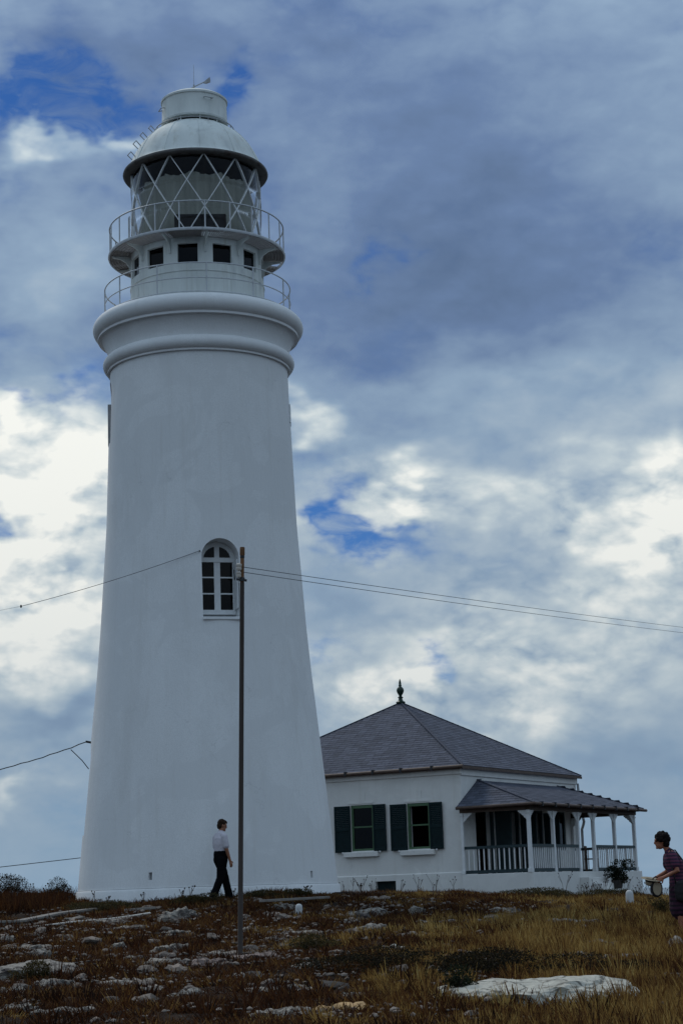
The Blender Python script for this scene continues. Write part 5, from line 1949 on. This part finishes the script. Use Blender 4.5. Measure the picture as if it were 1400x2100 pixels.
def build_man():
    # local frame: walking along +x, left is +y
    b = MB()
    hipL, hipR = (0.0, .09, .95), (0.0, -.09, .95)
    kneeL, ankL = (.17, .10, .52), (.28, .10, .10)          # leading left leg
    kneeR, ankR = (-.08, -.10, .51), (-.27, -.10, .12)        # trailing right leg
    limb(b, [hipL, kneeL, ankL], [(.085, .09), .058, .040], n=12)
    limb(b, [hipR, kneeR, ankR], [(.085, .09), .058, .040], n=12)
    limb(b, [(.25, .10, .05), (.39, .11, .035)], [(.042, .045), (.045, .03)])
    limb(b, [(-.30, -.10, .085), (-.18, -.10, .035)], [(.042, .045), (.045, .03)])
    limb(b, [(0, 0, .92), (0, 0, 1.08), (.0, 0, 1.25), (.01, 0, 1.40), (.01, 0, 1.47)], [(.16, .11), (.145, .10), (.165, .115), (.17, .105), (.12, .08)], n=16)
    limb(b, [(.01, .10, 1.45), (0.01, -.10, 1.45)], [.065, .065], side=(0, 0, 1))
    limb(b, [(.01, 0, 1.47), (.035, 0, 1.58)], [.055, .054])
    # right arm hangs slightly forward, left arm swings back
    shR, elR, wrR = (.0, -.195, 1.42), (.02, -.225, 1.14), (.11, -.215, .89)
    shL, elL, wrL = (.0, .195, 1.42), (.02, .225, 1.14), (.09, .21, .89)
    limb(b, [shR, elR, wrR], [.044, .042, .029])
    limb(b, [shL, elL, wrL], [.044, .042, .029])
    hand(b, wrR, (.30, .0, -.95), (0, 1, .0), .55, 1)
    hand(b, wrL, (.10, 0, -1), (0, -1, 0), .5, -1)
    hc = (.060, 0, 1.665)
    R = head(b, hc, RAD(-14), RAD(14))
    o = remesh(b, 'person', 'skin', None, .0065, 3)
    # shirt
    s = MB()
    limb(s, [(0, 0, .97), (0, 0, 1.10), (.0, 0, 1.25), (.008, 0, 1.38), (.01, 0, 1.465)], [(.176, .132), (.170, .128), (.188, .137), (.195, .130), (.12, .092)], n=18)
    limb(s, [(.01, .12, 1.44), (0.01, -.12, 1.44)], [.076, .076], side=(0, 0, 1))
    for sh, el in ((shR, elR), (shL, elL)):
        sh, el = Vector(sh), Vector(el)
        limb(s, [sh + Vector((0, -sh.y * .12, .0)), sh.lerp(el, .45), sh.lerp(el, .78)], [.074, .070, .068])
    limb(s, [(.01, 0, 1.47), (.025, 0, 1.525)], [.070, .066])
    so = remesh(s, 'shirt', 'shirt_grey', o, .011, 5, .004)
    t = MB()
    limb(t, [(0, 0, .88), (0, 0, .99), (0, 0, 1.085)], [(.182, .138), (.184, .142), (.180, .136)], n=18)
    for hp, kn, an in ((hipL, kneeL, ankL), (hipR, kneeR, ankR)):
        limb(t, [hp, Vector(hp).lerp(Vector(kn), .5), kn, Vector(kn).lerp(Vector(an), .55), an], [(.105, .125), (.098, .110), (.082, .088), (.078, .085), (.078, .090)], n=16)
    remesh(t, 'trousers', 'trouser_black', o, .012, 4, .006)
    h = MB()
    tmp = MB()
    ball(tmp, (-.022, 0, .050), (.100, .086, .092))
    ball(tmp, (-.055, 0, -.010), (.062, .080, .085))
    limb(tmp, [(.02, 0, .105), (.075, 0, .090), (.090, -.01, .075)], [(.060, .035), (.052, .026), (.035, .016)], n=10)
    h.add([Vector(hc) + R @ Vector(p) for p in tmp.v], tmp.f)
    remesh(h, 'hair', 'hair_brown', o, .009, 2, .008)
    fingers_eyes(o, hc, R)
    for (a, c) in (((.24, .10, .05), (.41, .112, .032)), ((-.315, -.10, .095), (-.17, -.10, .035))):
        f = MB()
        limb(f, [a, Vector(a).lerp(Vector(c), .5), c], [(.05, .055), (.052, .045), (.048, .034)])
        remesh(f, 'shoe', 'shoe', o, .010, 3)
    x, y = -2.92, 42.7
    o.location = (x, y, gz(x, y) + .0)
    o.rotation_euler = (0, 0, RAD(36))
    tag(o, 'person in pale grey shirt and black trousers walking right before the tower', 'person')
    return o


def build_woman():
    # local frame: facing +x, left is +y
    b = MB()
    ankL, ankR = (.02, .09, .09), (-.10, -.09, .09)
    kneeL, kneeR = (.03, .09, .47), (-.06, -.09, .47)
    hipL, hipR = (-.02, .09, .86), (-.02, -.09, .86)
    limb(b, [hipL, kneeL, (.0, .09, .30), ankL], [(.095, .10), .060, (.056, .060), .038])
    limb(b, [hipR, kneeR, (-.09, -.09, .30), ankR], [(.095, .10), .060, (.056, .060), .038])
    for (x, y, z_) in (ankL, ankR):
        limb(b, [(x - .03, y, .05), (x + .12, y + .005, .032)], [(.038, .042), (.042, .026)])
    limb(b, [(-.02, 0, .84), (-.01, 0, .97), (.03, 0, 1.12), (.08, 0, 1.26), (.10, 0, 1.32)], [(.165, .12), (.145, .105), (.15, .115), (.155, .10), (.10, .075)], n=16)
    limb(b, [(.10, .09, 1.30), (.10, -.09, 1.30)], [.058, .058], side=(0, 0, 1))
    limb(b, [(.11, 0, 1.32), (.165, 0, 1.43)], [.050, .049])
    shL, elL, wrL = (.10, .175, 1.27), (.06, .235, 1.04), (.27, .16, .94)
    shR, elR, wrR = (.10, -.175, 1.27), (.09, -.235, 1.04), (.30, -.12, .95)
    limb(b, [shL, elL, wrL], [.050, .042, .028])
    limb(b, [shR, elR, wrR], [.050, .042, .028])
    hand(b, wrL, (.80, -.35, -.40), (0, -1, -.3), .95, 1)
    hand(b, wrR, (.80, .25, -.45), (0, 1, -.3), .95, -1)
    hc = (.225, .0, 1.505)
    R = head(b, hc, RAD(-6), RAD(6))
    o = remesh(b, 'person', 'skin_red', None, .0065, 3)
    s = MB()
    limb(s, [(-.01, 0, .84), (-.005, 0, .97), (.03, 0, 1.12), (.08, 0, 1.25), (.10, 0, 1.315)], [(.185, .145), (.172, .135), (.172, .140), (.172, .120), (.10, .085)], n=18)
    limb(s, [(.10, .10, 1.285), (.10, -.10, 1.285)], [.068, .068], side=(0, 0, 1))
    for sh, el in ((shL, elL), (shR, elR)):
        sh, el = Vector(sh), Vector(el)
        limb(s, [sh + Vector((0, -sh.y * .12, .0)), sh.lerp(el, .45), sh.lerp(el, .62)], [.070, .070, .070])
    limb(s, [(.105, 0, 1.32), (.125, 0, 1.36)], [.066, .060])
    remesh(s, 'shirt', 'shirt_stripe', o, .011, 5, .004)
    k = MB()
    limb(k, [(-.02, 0, .90), (-.02, 0, .75), (-.03, 0, .58), (-.035, 0, .45)], [(.178, .145), (.195, .165), (.200, .180), (.205, .190)], n=20)
    remesh(k, 'skirt', 'skirt_stripe', o, .014, 3, .008)
    h = MB()
    tmp = MB()
    rnd = random.Random(8)
    ball(tmp, (-.020, 0, .045), (.112, .098, .100))
    ball(tmp, (-.065, 0, -.035), (.065, .085, .080))
    for i in range(60):
        a, e = rnd.uniform(0, 6.28), rnd.uniform(-.5, 1.4)
        p = Vector((-.025 + .105 * math.cos(a) * math.cos(e), .092 * math.sin(a) * math.cos(e), .04 + .095 * math.sin(e)))
        if p.x > .055 and p.z < .07:
            continue
        r = rnd.uniform(.018, .034)
        ball(tmp, p, (r, r, r), 8)
    h.add([Vector(hc) + R @ Vector(p) for p in tmp.v], tmp.f)
    remesh(h, 'hair', 'hair_black', o, .008, 1, .006)
    fingers_eyes(o, hc, R)
    for (x, y, z_) in (ankL, ankR):
        f = MB()
        limb(f, [(x - .05, y, .02), (x + .05, y, .016), (x + .145, y + .006, .016)], [(.045, .022), (.046, .018), (.044, .016)])
        remesh(f, 'sandal', 'shoe', o, .008, 2)
    x, y = 5.07, 30.4
    rz = RAD(186)
    z0 = gz(x, y)
    o.location = (x, y, z0)
    o.rotation_euler = (0, 0, rz)
    tag(o, 'person with dark curly hair in a striped shirt and skirt at the right edge', 'person')

    def wp(p):
        v = Matrix.Rotation(rz, 3, 'Z') @ Vector(p)
        return Vector((x, y, z0)) + v
    # black shoulder bag on the hip
    c = wp((-.03, .235, .74))
    bag = empty('shoulder_bag', c, rz, 'black shoulder bag on the hip of the person in stripes', 'bag')
    q = MB()
    limb(q, [(0, 0, -.13), (0, 0, -.02), (0, 0, .11)], [(.062, .15), (.068, .16), (.050, .145)], n=16)
    remesh(q, 'pouch', 'bag_black', bag, .012, 3, .004)
    def lp(p):
        return Matrix.Rotation(-rz, 3, 'Z') @ (wp(p) - c)
    MB().tube([lp(p) for p in ((.10, .245, .84), (.13, .22, 1.05), (.15, .16, 1.24), (.11, .10, 1.365), (.04, .10, 1.36), (-.05, .18, 1.2), (-.10, .235, 1.0), (-.12, .25, .84))], .011, 6).build('strap', 'bag_black', bag, 180)
    # round straw bag with dark rim held in the hands
    c = wp((.375, .10, .78))
    hb = empty('round_handbag', c, rz + RAD(12), 'round pale handbag with a dark rim held by the person in stripes', 'handbag')
    q = MB()
    q.prism([(.072 * math.cos(2 * math.pi * i / 28), .105 * math.sin(2 * math.pi * i / 28)) for i in range(28)], lambda a, h_: (a, .03, h_), lambda a, h_: (a, -.03, h_))
    q.build('side_panel', 'hat_tan', hb, 40)
    MB().tube([(.080 * math.cos(2 * math.pi * i / 40), .0, .113 * math.sin(2 * math.pi * i / 40)) for i in range(40)], .026, 8, closed=True).build('rim', 'bag_black', hb, 180)
    MB().tube([(-.05, 0, .09), (-.055, 0, .15), (0, 0, .185), (.05, 0, .15), (.05, 0, .09)], .009, 6).build('handle', 'bag_black', hb, 180)
    # tan sun hat carried in front
    c = wp((.44, .06, .93))
    ht = empty('sun_hat', c, rz, 'tan wide brimmed sun hat held by the person in stripes', 'hat')
    ht.rotation_euler = (RAD(12), RAD(172), rz)
    MB().lathe([(.155, .0), (.16, .006), (.10, .012), (.085, .02), (.082, .08), (.06, .105), (.02, .115), (.02, .108), (.055, .098), (.076, .075), (.079, .012), (.10, .004)], 32, closed=True).build('hat_body', 'hat_tan', ht, 50)
    MB().lathe([(.084, .022), (.088, .024), (.087, .045), (.083, .047)], 32, closed=True).build('hat_band', 'bag_black', ht, 50)
    return o


build_man()
build_woman()
